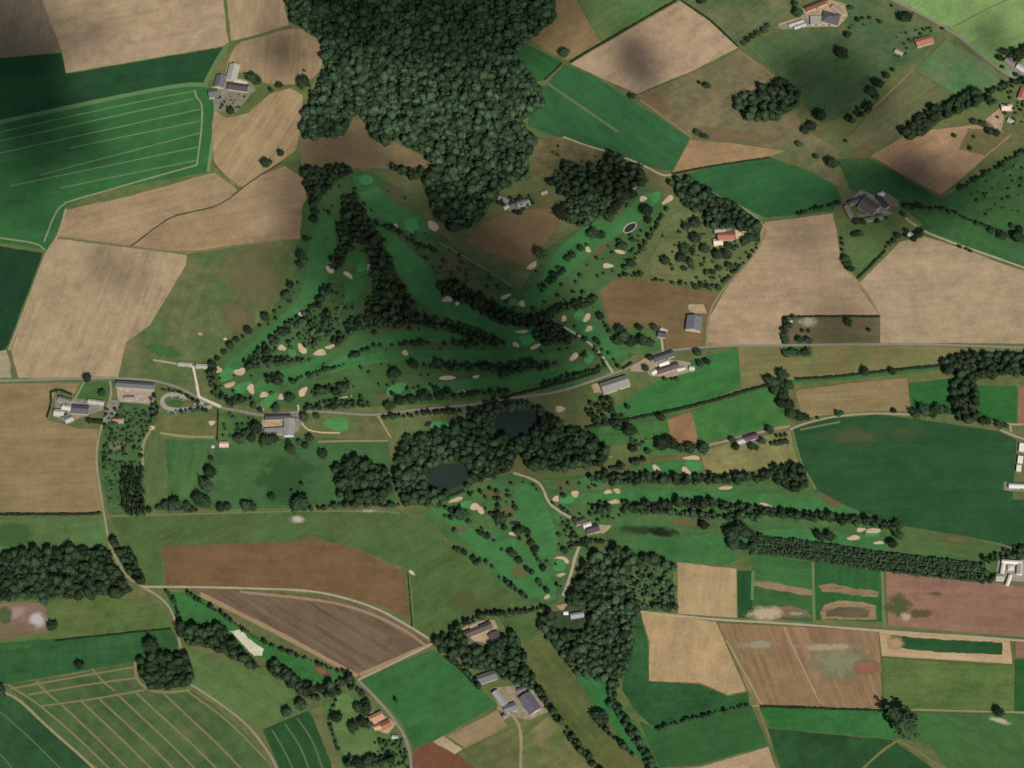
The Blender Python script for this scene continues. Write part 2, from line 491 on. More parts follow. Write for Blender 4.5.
ribbons('field_margin', [[(240, 592), (330, 601), (370, 613), (405, 630), (425, 645)]], 5, pm((150, 130, 100), 'dry_earth'))
field([(165, 592), (196, 594), (250, 634), (330, 668), (352, 674), (330, 684), (300, 680), (240, 645), (215, 628), (178, 624)], (56, 112, 56), (62, 106, 58), -30, name='meadow')
blotch(322, 671, 9, 4.5, (140, 96, 76), .95, -20)
field([(-60, 606), (0, 601), (60, 598), (142, 600), (164, 606), (172, 628), (55, 641), (-60, 650)], (86, 110, 60), (98, 108, 62), 6, name='meadow')
field([(0, 604), (44, 602), (49, 625), (48, 632), (0, 640), (-60, 645), (-60, 610)], (140, 112, 96), (112, 98, 76), 8, name='building_plot', jit=2)
blotch(38, 620, 10, 9, (196, 184, 180), 0.95); blotch(18, 614, 12, 10, (168, 142, 134), 0.9); blotch(5, 615, 7, 10, (82, 104, 60), .9)
field([(-60, 652), (0, 643), (90, 636), (172, 629), (178, 642), (176, 662), (150, 672), (135, 662), (0, 685), (-60, 695)], (50, 92, 52), (56, 94, 54), 5, stripe=0.06)
f24 = field([(4, 686), (70, 676), (135, 663), (137, 682), (150, 691), (190, 690), (215, 706), (250, 738), (270, 768), (300, 830), (160, 830), (98, 768), (46, 724), (20, 698)], (70, 98, 56), (86, 100, 62), -42, bias=.4, stripe=0.09, pitch=15)
ribbons('tramlines', [[(10, 689), (70, 678), (135, 667)], [(28, 695), (90, 684), (137, 678)], [(42, 706), (95, 699), (145, 690)],
        [(8, 685), (45, 708), (110, 768), (165, 830)], [(60, 703), (128, 768), (185, 830)], [(80, 700), (152, 768), (205, 830)], [(98, 698), (175, 768), (225, 830)],
        [(118, 695), (196, 768), (250, 830)], [(135, 692), (218, 768), (270, 830)], [(163, 693), (243, 768), (290, 830)], [(187, 691), (230, 722), (266, 760)], [(92, 669), (103, 682), (115, 691)], [(36, 681), (45, 691), (58, 702)]],
        3.2, pm((130, 120, 86), 'dry_earth'), f24)
ribbons('headland_tracks', [[(135, 662), (136, 680), (148, 690), (165, 693), (190, 690)]], 4.6, pm((132, 126, 88), 'dry_earth'), f24)
f25 = field([(-60, 690), (3, 693), (20, 701), (45, 726), (95, 770), (150, 830), (-60, 830)], (44, 80, 48), (50, 84, 50), -42, stripe=0.1)
ribbons('headland_tracks', [[(3, 692), (20, 700), (45, 725), (96, 769), (150, 830)]], 4.5, pm((150, 140, 104), 'dry_earth'), f25)
ribbons('tramlines', [[(0, 712), (30, 738), (60, 768)], [(0, 754), (12, 768)]], 2.2, pm((88, 112, 76), 'worn_crop'), f25)
field([(188, 650), (225, 660), (285, 682), (298, 700), (305, 712), (264, 728), (240, 715), (215, 699), (196, 688), (186, 665)], (94, 116, 68), (84, 112, 64), -35, name='meadow')
f27 = field([(263, 730), (308, 711), (318, 725), (330, 760), (345, 830), (300, 830), (280, 770)], (46, 84, 46), (42, 78, 42), -60, stripe=0.1)
ribbons('tramlines', [[(272, 730), (290, 760), (303, 800)], [(285, 724), (303, 750), (315, 790)], [(297, 718), (314, 742), (326, 780)]], 2.4, pm((96, 116, 72), 'worn_crop'), f27)
field([(310, 710), (320, 706), (332, 740), (345, 770), (360, 830), (346, 830), (330, 760)], (110, 116, 74), name='meadow')
field([(322, 704), (345, 690), (360, 697), (382, 722), (410, 745), (411, 830), (362, 830), (338, 750)], (72, 104, 60), (86, 112, 66), name='garden')
field([(327, 704), (345, 692), (358, 703), (362, 720), (376, 733), (381, 752), (370, 760), (350, 763), (338, 745)], (98, 124, 72), (88, 118, 66), name='meadow', smooth=True)
field([(360, 681), (433, 650), (460, 668), (497, 705), (445, 735), (413, 749), (403, 724), (382, 700)], (60, 108, 58), (56, 104, 60), 28, stripe=0.04)
field([(413, 751), (433, 741), (455, 753), (480, 772), (540, 830), (412, 830)], (118, 80, 58), (108, 76, 56), -40)
field([(433, 742), (443, 736), (462, 749), (455, 754)], (180, 160, 124), (170, 150, 116), 35)
field([(447, 736), (497, 710), (508, 727), (465, 748)], (150, 130, 98), (136, 120, 88), 28)
field([(462, 751), (512, 728), (525, 737), (521, 768), (524, 806), (516, 806), (480, 769)], (92, 102, 60), (104, 104, 66), 28, name='meadow')
field([(522, 737), (548, 716), (580, 750), (600, 775), (620, 830), (534, 830), (523, 768)], (94, 108, 62), (126, 116, 80), 30, name='meadow')
ribbons('track', [[(497, 708), (515, 716), (522, 735), (520, 768), (526, 830)]], 5, pm((150, 138, 104), 'dirt'))
field([(520, 646), (545, 640), (575, 677), (622, 730), (662, 775), (690, 830), (620, 830), (590, 768), (546, 706), (524, 665)], (84, 98, 54), (98, 98, 58), -50, name='meadow', bias=.4)
field([(575, 678), (616, 668), (617, 700), (640, 730), (660, 766), (650, 770), (622, 740), (596, 706)], (54, 110, 60), (60, 116, 60), -55, name='meadow')
field([(500, 618), (535, 612), (541, 630), (527, 645), (510, 640)], (82, 106, 60), name='meadow')
# ---- golf course south and east of the ponds
field([(420, 514), (440, 500), (510, 473), (540, 480), (640, 470), (760, 478), (820, 488), (900, 530), (1000, 548), (1000, 575), (740, 556), (676, 565), (620, 550), (575, 560), (567, 592), (552, 606), (526, 606), (470, 560)], (70, 108, 62), (84, 106, 62), name='rough_grass', bias=0.4)
for pts in ([(427, 508), (440, 515), (455, 530), (480, 555), (520, 590), (548, 603), (560, 596), (530, 578), (495, 548), (470, 528), (450, 510)],
            [(480, 540), (500, 530), (522, 545), (545, 570), (560, 592), (545, 598), (515, 572)],
            [(520, 480), (540, 492), (550, 515), (560, 540), (548, 562), (530, 548), (520, 520), (512, 495)],
            [(558, 500), (600, 492), (640, 490), (720, 492), (800, 496), (850, 505), (862, 514), (800, 511), (700, 502), (620, 500), (575, 505)],
            [(575, 478), (620, 470), (660, 462), (700, 461), (706, 472), (670, 476), (620, 480), (585, 486)],
            [(640, 552), (690, 540), (740, 532), (800, 528), (860, 535), (900, 545), (885, 552), (800, 544), (740, 545), (690, 558)],
            [(640, 440), (668, 445), (690, 452), (640, 456)]):
    FWY.append(pts)
    field(pts, FAIR, (66, 116, 64), 20, name='fairway', smooth=True, jit=1.2, stripe=0.06, pitch=9)
field([(620, 540), (680, 536), (740, 548), (736, 566), (676, 562), (640, 556), (612, 560), (600, 548)], (62, 112, 62), (74, 108, 62), name='meadow', smooth=True)
blotch(640, 530, 28, 5, (52, 64, 44), .6, -4, 'reed_bed'); blotch(664, 533, 16, 6, (34, 42, 34), .75, -6, 'reed_bed')
for b in ((563, 484, 14, 4), (494, 493, 14, 5), (505, 511, 9, 7), (600, 548, 18, 3), (622, 472, 13, 4), (520, 572, 9, 8), (875, 515, 12, 5), (835, 503, 10, 5), (830, 497, 9, 8), (690, 523, 24, 4), (460, 528, 11, 4), (705, 521, 14, 3)):
    blotch(*b, (136, 112, 82), .5, -5)
# ---- centre fields
field([(600, 418), (632, 396), (668, 374), (690, 360), (738, 348), (740, 387), (700, 404), (640, 417), (590, 426)], (62, 116, 60), (58, 110, 58), 18, name='meadow', stripe=.04)
field([(585, 430), (640, 420), (692, 407), (668, 419), (672, 442), (640, 440), (610, 447), (590, 440)], (62, 108, 58), (72, 108, 60), name='meadow')
field([(690, 411), (740, 395), (770, 388), (780, 392), (788, 424), (740, 434), (699, 444)], (60, 114, 58), (72, 114, 60), 14, name='meadow', stripe=.06)
field([(667, 420), (691, 412), (699, 442), (684, 447), (672, 442)], (148, 116, 84), (136, 108, 76), 75)
field([(700, 452), (732, 442), (790, 431), (799, 466), (740, 472), (706, 474)], (118, 122, 76), (136, 128, 84), 8, name='meadow')
field([(738, 347), (783, 346), (880, 345), (940, 347), (1084, 350), (1084, 358), (940, 365), (830, 378), (741, 389)], (134, 120, 82), (104, 112, 68), 4, stripe=.1)
ribbons('grass_verge', [[(741, 392), (770, 385), (790, 381), (830, 380), (940, 368)]], 8, pm((62, 106, 58), 'verge_grass'))
field([(795, 391), (850, 383), (907, 378), (910, 411), (870, 411), (830, 415), (802, 418)], (146, 126, 90), (132, 118, 82), 4, stripe=.1)
field([(909, 384), (955, 378), (957, 416), (930, 412), (912, 412)], (52, 106, 56), None, 10, name='meadow')
field([(978, 386), (1017, 386), (1017, 423), (978, 419)], (52, 108, 54), None, 10, name='meadow')
field([(1019, 386), (1084, 386), (1084, 425), (1018, 424)], (146, 110, 84), None, 80)
field([(792, 430), (830, 419), (880, 415), (920, 420), (960, 426), (1000, 432), (1017, 440), (1012, 500), (1084, 503), (1084, 570), (1000, 543), (940, 532), (900, 525), (850, 508), (816, 490), (800, 462)], (47, 86, 51), (43, 78, 48), 1, stripe=0.07, pitch=12)
blotch(855, 436, 34, 10, (98, 106, 68), .55); blotch(905, 433, 20, 7, (92, 104, 66), .45)
ribbons('grass_verge', [[(792, 430), (800, 462), (816, 490)], [(800, 430), (840, 422)]], 4, pm((104, 120, 74), 'verge_grass'))
ribbons('track', [[(790, 384 + 46), (800, 425), (830, 417), (870, 413), (915, 415)], [(988, 421), (1010, 425), (1030, 424), (1084, 425)], [(1000, 430), (1024, 440), (1084, 455)], [(1010, 425), (1011, 432)]], 4, pm((160, 150, 122), 'dirt'))
field([(904, 527), (940, 532), (1000, 546), (994, 556), (985, 562), (905, 545)], (84, 104, 60), (76, 102, 58), -6, name='meadow')
blotch(955, 540, 18, 4, (120, 112, 78), .7, -8)
# ---- north-east and east
field([(765, 222), (800, 218), (833, 213), (842, 265), (858, 284), (879, 315), (783, 316), (782, 345), (707, 346), (708, 320), (725, 290), (748, 262)], (172, 146, 116), (164, 142, 112), 3, stripe=0.05)
field([(859, 283), (900, 242), (922, 236), (960, 248), (1000, 263), (1084, 292), (1084, 344), (880, 343), (880, 315)], (171, 150, 120), (163, 144, 113), 3, stripe=0.05)
ribbons('field_margin', [[(842, 262), (860, 285), (872, 300), (880, 318)]], 4, pm((150, 134, 100), 'dry_earth'))
field([(783, 318), (880, 318), (880, 342), (784, 344)], (112, 100, 72), (96, 92, 66), 0, name='paddock')
blotch(808, 322, 12, 5, (176, 168, 138), .95); blotch(799, 338, 12, 5, (150, 132, 112), .8)
field([(783, 346), (812, 346), (813, 357), (783, 358)], (84, 108, 64), None, 0, name='garden')
field([(598, 291), (610, 278), (650, 281), (715, 293), (708, 312), (701, 346), (665, 349), (664, 332), (640, 326), (612, 328)], (124, 102, 70), (110, 94, 64), -8, stripe=0.06)
blotch(693, 345, 22, 5, (150, 122, 84), .6); blotch(695, 308, 8, 3, (195, 160, 126), 1)
field([(840, 226), (890, 216), (903, 232), (857, 279), (842, 262)], (88, 106, 62), (80, 104, 60), 40, name='meadow')
field([(680, 176), (720, 165), (770, 158), (812, 172), (836, 187), (842, 200), (831, 212), (765, 218), (735, 206), (700, 190)], (54, 100, 58), (50, 96, 56), 15, stripe=0.05)
ribbons('grass_verge', [[(683, 178), (710, 193), (745, 210), (763, 219)]], 8, pm((84, 128, 74), 'verge_grass'))
field([(672, 173), (690, 140), (730, 143), (785, 151), (770, 157), (720, 164)], (158, 130, 96), (148, 122, 88), 10)
field([(530, 105), (549, 82), (565, 65), (592, 75), (634, 102), (690, 138), (672, 172), (640, 165), (613, 153), (560, 138), (528, 126)], (54, 100, 60), (50, 94, 56), -38, stripe=0.07)
ribbons('grass_verge', [[(545, 82), (580, 106), (618, 132)]], 5, pm((98, 112, 70), 'verge_grass'))
field([(512, 52), (530, 46), (562, 62), (546, 80), (520, 84)], (52, 98, 54), None, -30, name='meadow')
field([(530, 40), (555, 20), (560, -60), (572, -60), (576, 0), (601, 42), (568, 61), (548, 52)], (142, 118, 84), (124, 110, 74), 40)
field([(573, -60), (577, 0), (602, 41), (630, 27), (672, 0), (700, -60)], (76, 116, 64), (100, 112, 68), 35, name='meadow')
field([(570, 64), (601, 46), (632, 28), (680, 1), (710, 22), (738, 48), (690, 72), (637, 94), (605, 80)], (176, 150, 122), (168, 144, 114), 35, stripe=.04)
field([(690, -60), (686, 2), (712, 20), (737, 46), (770, 26), (800, 5), (830, -60)], (84, 104, 66), (108, 108, 76), 35, name='meadow')
field([(637, 96), (690, 74), (738, 51), (770, 70), (790, 92), (802, 130), (786, 150), (700, 138), (690, 135)], (108, 106, 76), (126, 112, 82), 30, name='meadow')
field([(745, 44), (790, 28), (830, 28), (870, 48), (890, 68), (872, 108), (822, 124), (792, 90)], (74, 104, 64), (88, 104, 68), 30, name='meadow')
field([(800, 0), (885, -2), (940, 34), (915, 64), (890, 68), (850, 38), (840, 10)], (76, 104, 66), (98, 106, 72), name='meadow')
fe = field([(885, -60), (890, -2), (950, 28), (985, 60), (1012, 77), (1084, 112), (1084, -60)], (134, 160, 98), (120, 152, 92), 35, stripe=0.05, fine=.6)
ribbons('field_margin', [[(953, 27), (985, 10), (1015, -4), (1084, -40)]], 3, pm((112, 124, 76), 'dry_grass'), fe)
field([(916, 70), (945, 40), (985, 63), (1008, 80), (985, 92), (955, 94)], (86, 126, 78), (112, 116, 84), -30, name='meadow', bias=.4)
field([(872, 110), (911, 72), (953, 92), (905, 125), (895, 141), (852, 150), (845, 140)], (108, 106, 74), (98, 104, 70), 35, stripe=.1)
field([(870, 156), (905, 136), (930, 130), (984, 124), (1012, 135), (985, 158), (960, 180), (940, 195)], (166, 134, 104), (156, 128, 96), 30)
blotch(735, 136, 46, 7, (138, 116, 84), .7, -6); blotch(655, 104, 18, 10, (134, 112, 80), .6, -30); blotch(860, 155, 14, 10, (134, 112, 82), .6, 20)
ribbons('field_margin', [[(738, 50), (768, 72), (790, 92)], [(872, 109), (912, 71)], [(640, 100), (665, 118), (692, 138)]], 3.5, pm((136, 122, 88), 'dry_grass'))
field([(968, 128), (1012, 133), (985, 156), (958, 150)], (104, 104, 66), (120, 108, 76), 30, name='meadow', jit=2)
field([(800, 128), (842, 150), (832, 170), (850, 185), (838, 186), (812, 172), (786, 152)], (98, 106, 72), (122, 110, 82), 30, name='meadow')
field([(838, 160), (868, 158), (940, 198), (925, 226), (892, 200), (850, 190)], (56, 92, 54), (62, 96, 56), -40, name='meadow')
field([(942, 200), (1000, 165), (1084, 115), (1084, 288), (1000, 261), (920, 228)], (58, 98, 56), (66, 100, 58), -20, name='meadow')
field([(960, 200), (1024, 160), (1084, 130), (1084, 240), (1024, 236), (985, 216)], (68, 104, 58), (80, 106, 62), name='meadow', jit=3)
# ---- south-east
field([(677, 562), (736, 569), (737, 618), (678, 614)], (178, 154, 114), (166, 142, 104), 85, stripe=0.05)
field([(738, 571), (752, 571), (753, 619), (738, 618)], (42, 84, 46), None, 88)
field([(752, 555), (812, 563), (812, 590), (783, 585), (752, 581)], (66, 108, 60), (58, 104, 56), -5, stripe=.1, name='meadow')
field([(752, 581), (812, 590), (813, 622), (752, 618)], (56, 96, 54), (60, 98, 56), -5)
field([(815, 562), (880, 572), (882, 622), (815, 620)], (52, 100, 54), None, 85, stripe=.12, pitch=8)
BARE = field_mat('bare_soil', (158, 130, 100), (124, 112, 78), stripe=.3)
sheet('bare_patch', [(753, 581), (766, 582), (790, 586), (812, 590), (812, 596), (796, 594), (775, 590), (753, 586)], BARE, 0, 2.4)
sheet('bare_patch', [(818, 586), (832, 584), (850, 588), (878, 592), (878, 597), (860, 596), (840, 593), (822, 592)], BARE, 0, 2.6)
sheet('bare_patch', [(820, 612), (824, 605), (838, 601), (862, 602), (876, 606), (877, 619), (850, 620), (822, 620)], BARE, 0, 2.4)
sheet('bare_patch', [(826, 611), (840, 607), (860, 608), (870, 611), (868, 617), (845, 618), (826, 617)], field_mat('damp_soil', (104, 92, 70), (92, 84, 64)), 0, 2)
sheet('bare_patch', [(772, 608), (790, 606), (806, 610), (812, 617), (800, 619), (775, 617)], field_mat('damp_soil', (134, 106, 82), (108, 96, 70)), 0, 2)
blotch(766, 613, 20, 8, (190, 172, 136), .95); blotch(797, 614, 11, 2.5, (150, 158, 134), .9)
ribbons('grass_verge', [[(813, 563), (814, 620)], [(882, 572), (884, 626)], [(753, 571), (752, 600)]], 5, pm((104, 128, 78), 'verge_grass'))
field([(885, 571), (960, 578), (1030, 588), (1084, 592), (1084, 642), (960, 632), (888, 626)], (146, 112, 94), (136, 106, 86), -3, stripe=.08)
blotch(898, 606, 13, 12, (82, 100, 58), .9); blotch(919, 614, 12, 5, (98, 92, 60), .85); blotch(906, 617, 6, 5, (186, 168, 138), .9); blotch(935, 594, 7, 2.5, (108, 92, 62), .9)
field([(641, 613), (690, 618), (716, 622), (746, 691), (728, 695), (700, 683), (649, 681), (649, 640), (643, 622)], (178, 152, 112), (168, 142, 104), 80, stripe=.05)
field([(626, 616), (641, 615), (648, 645), (648, 682), (700, 685), (728, 697), (748, 693), (750, 706), (720, 712), (655, 728), (636, 712), (622, 690), (628, 655)], (44, 84, 46), (54, 94, 54), 0, name='meadow', bias=.4)
field([(640, 722), (655, 729), (720, 712), (752, 706), (768, 745), (700, 765), (660, 768)], (58, 98, 54), (50, 90, 50), 15, stripe=.06)
field([(662, 770), (700, 767), (768, 747), (784, 790), (790, 830), (640, 830)], (178, 152, 116), TAN2, 15)
field([(718, 623), (800, 627), (878, 631), (880, 656), (882, 708), (758, 705), (748, 690)], (148, 120, 88), (134, 108, 80), -70, stripe=.16, pitch=16, bias=.4)
blotch(840, 662, 34, 22, (140, 142, 110), .85); blotch(757, 645, 22, 5, (168, 160, 130), .8); blotch(826, 647, 40, 5, (178, 160, 130), .85); blotch(866, 668, 14, 8, (160, 112, 84), .8); blotch(800, 690, 22, 14, (168, 140, 104), .6)
ribbons('track', [[(728, 630), (752, 690), (757, 706), (770, 740)]], 4, pm((122, 116, 78), 'dry_grass')); ribbons('track', [[(784, 628), (803, 668), (820, 704)], [(726, 640), (762, 705)]], 2.5, pm((170, 144, 108), 'dry_earth'))
field([(879, 632), (1010, 640), (1012, 664), (882, 656)], (186, 160, 122), (176, 150, 114), -3, name='field_margin')
field([(890, 636), (1002, 643), (1002, 655), (935, 652), (900, 648)], (40, 78, 44), (46, 84, 48), -3, jit=1.6)
blotch(895, 643, 10, 8, (176, 150, 112), .95)
field([(882, 658), (1012, 666), (1013, 711), (884, 708)], (88, 112, 60), (98, 112, 64), -2, stripe=.13, pitch=9)
field([(1015, 640), (1084, 644), (1084, 658), (1015, 658)], (142, 108, 86), None); field([(1015, 660), (1084, 660), (1084, 712), (1015, 711)], (48, 96, 52), None)
field([(760, 708), (884, 711), (900, 712), (896, 740), (820, 733), (770, 728)], (50, 106, 54), (58, 108, 58), 5, name='meadow')
field([(898, 712), (1084, 716), (1084, 830), (990, 830), (930, 745), (896, 738)], (72, 106, 60), (64, 104, 56), -30, name='meadow')
field([(768, 729), (820, 734), (893, 741), (862, 768), (830, 830), (800, 830), (784, 780)], (40, 74, 44), (46, 82, 46), 35, stripe=.06)
field([(897, 743), (932, 768), (970, 830), (840, 830), (866, 768)], (46, 86, 48), None, 35)
ribbons('track', [[(862, 770), (880, 752), (897, 741)], [(898, 740), (912, 748), (940, 766), (980, 800)]], 3.5, pm((120, 116, 76), 'dry_grass'))
blotch(999, 721, 13, 3, (185, 180, 155), .95, -14)
ribbons('field_margin', [[(752, 706), (884, 709), (960, 711), (1084, 714)]], 3, pm((150, 138, 98), 'dry_grass'))
# ---- golf course north
field([(303, 205), (318, 180), (345, 170), (372, 172), (402, 190), (425, 222), (460, 250), (520, 290), (545, 250), (600, 215), (640, 182), (660, 190), (668, 205), (640, 250), (618, 275), (598, 292), (604, 318), (612, 330), (640, 352), (608, 372), (560, 390), (440, 404), (300, 410), (232, 404), (212, 394), (208, 366), (240, 340), (270, 316), (298, 268)], ROUGH, (70, 94, 54), name='rough_grass', bias=.4, jit=2)
for pts in ([(320, 214), (334, 222), (338, 250), (328, 280), (312, 305), (290, 322), (262, 345), (240, 368), (222, 378), (224, 364), (250, 345), (274, 322), (302, 298), (308, 260), (312, 230)],
            [(348, 175), (368, 178), (385, 195), (410, 208), (430, 222), (436, 234), (410, 232), (385, 222), (365, 205)],
            [(362, 200), (380, 222), (405, 245), (432, 268), (440, 292), (480, 312), (535, 328), (540, 338), (490, 334), (450, 318), (420, 304), (402, 278), (380, 245)],
            [(345, 250), (362, 252), (370, 270), (358, 300), (345, 305), (344, 280)],
            [(285, 384), (320, 368), (350, 350), (392, 330), (440, 330), (470, 340), (430, 342), (380, 346), (345, 362), (310, 376), (290, 392)],
            [(420, 350), (480, 350), (540, 352), (565, 356), (540, 364), (480, 362), (430, 360), (380, 362), (330, 374), (320, 370), (370, 352)],
            [(250, 388), (270, 372), (300, 366), (330, 350), (340, 352), (312, 372), (285, 384), (262, 396)],
            [(395, 396), (430, 384), (480, 378), (540, 372), (580, 362), (590, 372), (540, 384), (480, 390), (430, 396)],
            [(520, 300), (545, 272), (556, 250), (590, 222), (628, 208), (648, 190), (660, 200), (640, 222), (610, 240), (580, 262), (555, 290), (535, 312)],
            [(570, 312), (590, 318), (618, 345), (632, 356), (612, 364), (590, 345)],
            [(435, 292), (470, 318), (520, 335), (560, 345), (545, 350), (490, 345), (450, 330)]):
    FWY.append(pts)
    field(pts, FAIR, (64, 112, 64), 20, name='fairway', smooth=True, jit=1.2, stripe=0.06, pitch=9)
for b in ((372, 310, 14, 6, 0), (455, 265, 26, 16, -30), (480, 290, 20, 8, -30), (403, 327, 20, 4, 15), (385, 399, 10, 6, 0), (655, 178, 8, 14, -30), (615, 215, 18, 4, 40), (600, 250, 16, 5, 30), (645, 240, 16, 4, 50), (395, 195, 8, 14, 40), (410, 208, 8, 5, -40), (350, 270, 10, 4, 0)):
    blotch(*b[:4], (130, 112, 82), .5, b[4])
field([(465, 242), (480, 225), (500, 214), (520, 212), (558, 203), (566, 214), (548, 240), (526, 266), (495, 255)], (128, 106, 76), (116, 98, 70), -12)
field([(298, 137), (345, 136), (352, 120), (362, 119), (374, 138), (395, 142), (436, 166), (425, 175), (400, 168), (302, 168)], (134, 114, 84), (118, 104, 76), 10, bias=.5)
ribbons('track', [[(394, 134), (410, 146), (424, 156), (436, 166)]], 3, pm((150, 118, 90), 'dirt'))
field([(530, 140), (560, 137), (610, 152), (600, 172), (560, 180), (535, 175)], (96, 96, 62), (116, 104, 72), name='garden', jit=2)
field([(640, 275), (655, 250), (672, 215), (690, 205), (730, 215), (760, 230), (760, 245), (742, 268), (716, 292), (650, 279)], (94, 110, 66), (104, 112, 70), name='garden', jit=2)
field([(648, 272), (662, 250), (678, 236), (684, 252), (668, 270), (700, 280), (716, 290), (660, 280)], (118, 122, 80), name='meadow', smooth=True)
field([(605, 330), (640, 327), (664, 333), (664, 349), (640, 356), (620, 350)], (70, 108, 60), (86, 108, 64), name='garden')
# greens and practice greens
def ellipse(cx, cy, rx, ry, ang=0, n=14, wob=0.0):
    p1, p2, w1, w2 = random.uniform(0, 6), random.uniform(0, 6), random.uniform(.4, 1) * wob, random.uniform(.2, .7) * wob
    W = lambda t: 1 + w1 * math.sin(2 * t + p1) + w2 * math.sin(3 * t + p2)
    return [(cx + W(t) * rx * math.cos(t) * math.cos(R(ang)) + W(t) * ry * math.sin(t) * math.sin(R(ang)), cy - W(t) * rx * math.cos(t) * math.sin(R(ang)) + W(t) * ry * math.sin(t) * math.cos(R(ang))) for t in [i / n * 2 * math.pi for i in range(n)]]
GREENM = field_mat('putting_green', PUTT, (74, 130, 76), stripe=.05, pitch=5)
for x, y, rx, ry, a in ((227, 375, 10, 7, 25), (242, 388, 12, 6, 25), (270, 401, 13, 6, 28), (292, 352, 5, 5, 0), (362, 268, 7, 5, 0), (412, 226, 9, 8, 0), (366, 180, 8, 6, -30), (514, 303, 8, 4, 0), (580, 316, 7, 6, 20),
                      (588, 357, 7, 7, 0), (527, 340, 10, 5, 0), (655, 197, 7, 6, 0), (565, 430, 14, 7, -10), (337, 424, 16, 7, 0), (466, 506, 8, 6, 0), (559, 566, 8, 6, 0), (567, 500, 8, 5, 15), (693, 466, 11, 6, -8), (872, 534, 9, 4, -5), (396, 390, 14, 6, 20)):
    sheet('putting_green', ellipse(x, y, rx * .88, ry * .88, a, 14, .2), GREENM, 0, 1.2, True)
sheet('putting_green', [(430, 422), (446, 421), (454, 430), (450, 434), (432, 432)], field_mat('putting_green', (78, 150, 88), (72, 142, 82)), 0, 1.0, True)
SAND = field_mat('bunker_sand', SANDC, (188, 164, 132), stripe=.03, fine=.3)
for x, y, rx, ry, a in ((218, 370, 4, 2.6, 25), (240, 372, 5, 3.6, -10), (230, 385, 4, 2.4, 25), (251, 389, 3.5, 4, 50), (264, 395, 4, 2.6, 30), (282, 397, 4, 2.4, 20), (303, 392, 5.5, 3, 50), (303, 313, 5, 2.6, 10), (282, 348, 3.5, 3, 0), (302, 349, 5.5, 3.2, -55), (320, 353, 6, 2.6, 8), (330, 347, 4, 2, 10),
                        (395, 227, 3.4, 2.2, 0), (433, 226, 8, 3, -40), (330, 270, 4, 2.4, -25), (348, 275, 4, 2.2, -45), (371, 266, 3.2, 2, 0), (369, 271, 3.2, 2.6, 10), (448, 299, 5.5, 2.8, 0), (458, 303, 3.2, 2, 15), (505, 297, 5, 1.6, 15), (522, 304, 2.8, 2.4, 0), (522, 332, 6, 1.4, 0),
                        (532, 266, 6, 2, 35), (564, 319, 3, 2.8, 60), (587, 318, 3.8, 3, 40), (589, 329, 4, 2.2, 25), (574, 357, 5, 2.8, 50), (516, 345, 4, 1.6, -30), (535, 347, 5, 1.6, 20), (643, 199, 3.5, 2.8, -35), (668, 200, 5, 3, 35), (588, 250, 3, 2, -20), (608, 266, 6.5, 2, 0), (620, 252, 4.5, 2, -10),
                        (405, 353, 3.4, 2.2, -10), (447, 378, 8, 1.8, 0), (476, 377, 3.5, 1.3, 0), (462, 392, 4, 1.8, 0), (560, 409, 4.5, 2.4, 0), (456, 500, 6.5, 2, 25), (475, 507, 4.2, 3.6, -20), (481, 511, 3.4, 2.6, 20), (514, 534, 4.5, 2, -20), (556, 499, 3.2, 2.4, 0), (575, 494, 3.6, 2.6, -20), (608, 492, 4, 2, 0), (617, 491, 3.4, 2, 0), (614, 502, 4.5, 2, 0), (657, 470, 4.5, 3, -40), (686, 471, 4.5, 2.6, -30), (692, 458, 6.5, 1.8, -5), (726, 488, 5.5, 1.8, 6), (766, 506, 7, 1.8, -15), (561, 575, 4, 1.6, 0),
                        (547, 597, 3, 2.2, -10), (861, 530, 4.5, 2.2, 25), (873, 531, 5.5, 2.6, 10), (854, 538, 5, 2.2, 0), (879, 543, 4, 1.8, -10), (152, 428, 2.8, 2, 0), (212, 423, 3.6, 2, 0), (583, 517.5, 3, 1, 0)):
    SANDS.append((x, y, rx))
    sheet('sand_bunker', ellipse(x, y, rx * 1.12 * (1 + .15 * random.uniform(-1, 1)), ry * 1.15, a + random.uniform(-6, 6), 11, .3), SAND, 0, 1.2, True, step=3)
sheet('sand_bunker', [(553, 559), (558, 556), (566, 557), (570, 562), (567, 565), (563, 560), (557, 559)], SAND, 0, 1.2, True, step=3)
# bare pale ground and waste places
sheet('gravel_pit', [(230, 631), (241, 629), (251, 640), (264, 649), (262, 656), (254, 656), (244, 646)], field_mat('gravel', (214, 210, 188), (192, 186, 160)), 0, 2)
# ---- roads, tracks, yards
ASPH = plain_mat('road_asphalt', (136, 133, 120), .12, .2)
GRAV = plain_mat('gravel_track', (170, 158, 132), .15, .2)
DIRT = plain_mat('dirt_track', (150, 142, 116), .15, .2)
ribbons('road', [[(-90, 382), (0, 381), (60, 379), (115, 378), (150, 380), (168, 384), (184, 390), (200, 399), (220, 408), (240, 411), (262, 416), (278, 414), (300, 412), (330, 412), (372, 416), (405, 411), (438, 408), (470, 405), (500, 400), (530, 396), (560, 392), (596, 380), (615, 373), (632, 367), (650, 357), (665, 351), (700, 347.5), (740, 345.5), (784, 345.5), (880, 344), (950, 345), (1024, 348), (1110, 350)]], 4.6, ASPH)
ribbons('road', [[(860, -18), (887, -3), (950, 29), (985, 59), (1010, 77), (1040, 92), (1110, 125)]], 6, ASPH)
ribbons('road', [[(358, 680), (375, 697), (395, 720), (408, 742), (412, 768), (413, 840)]], 4.6, ASPH)
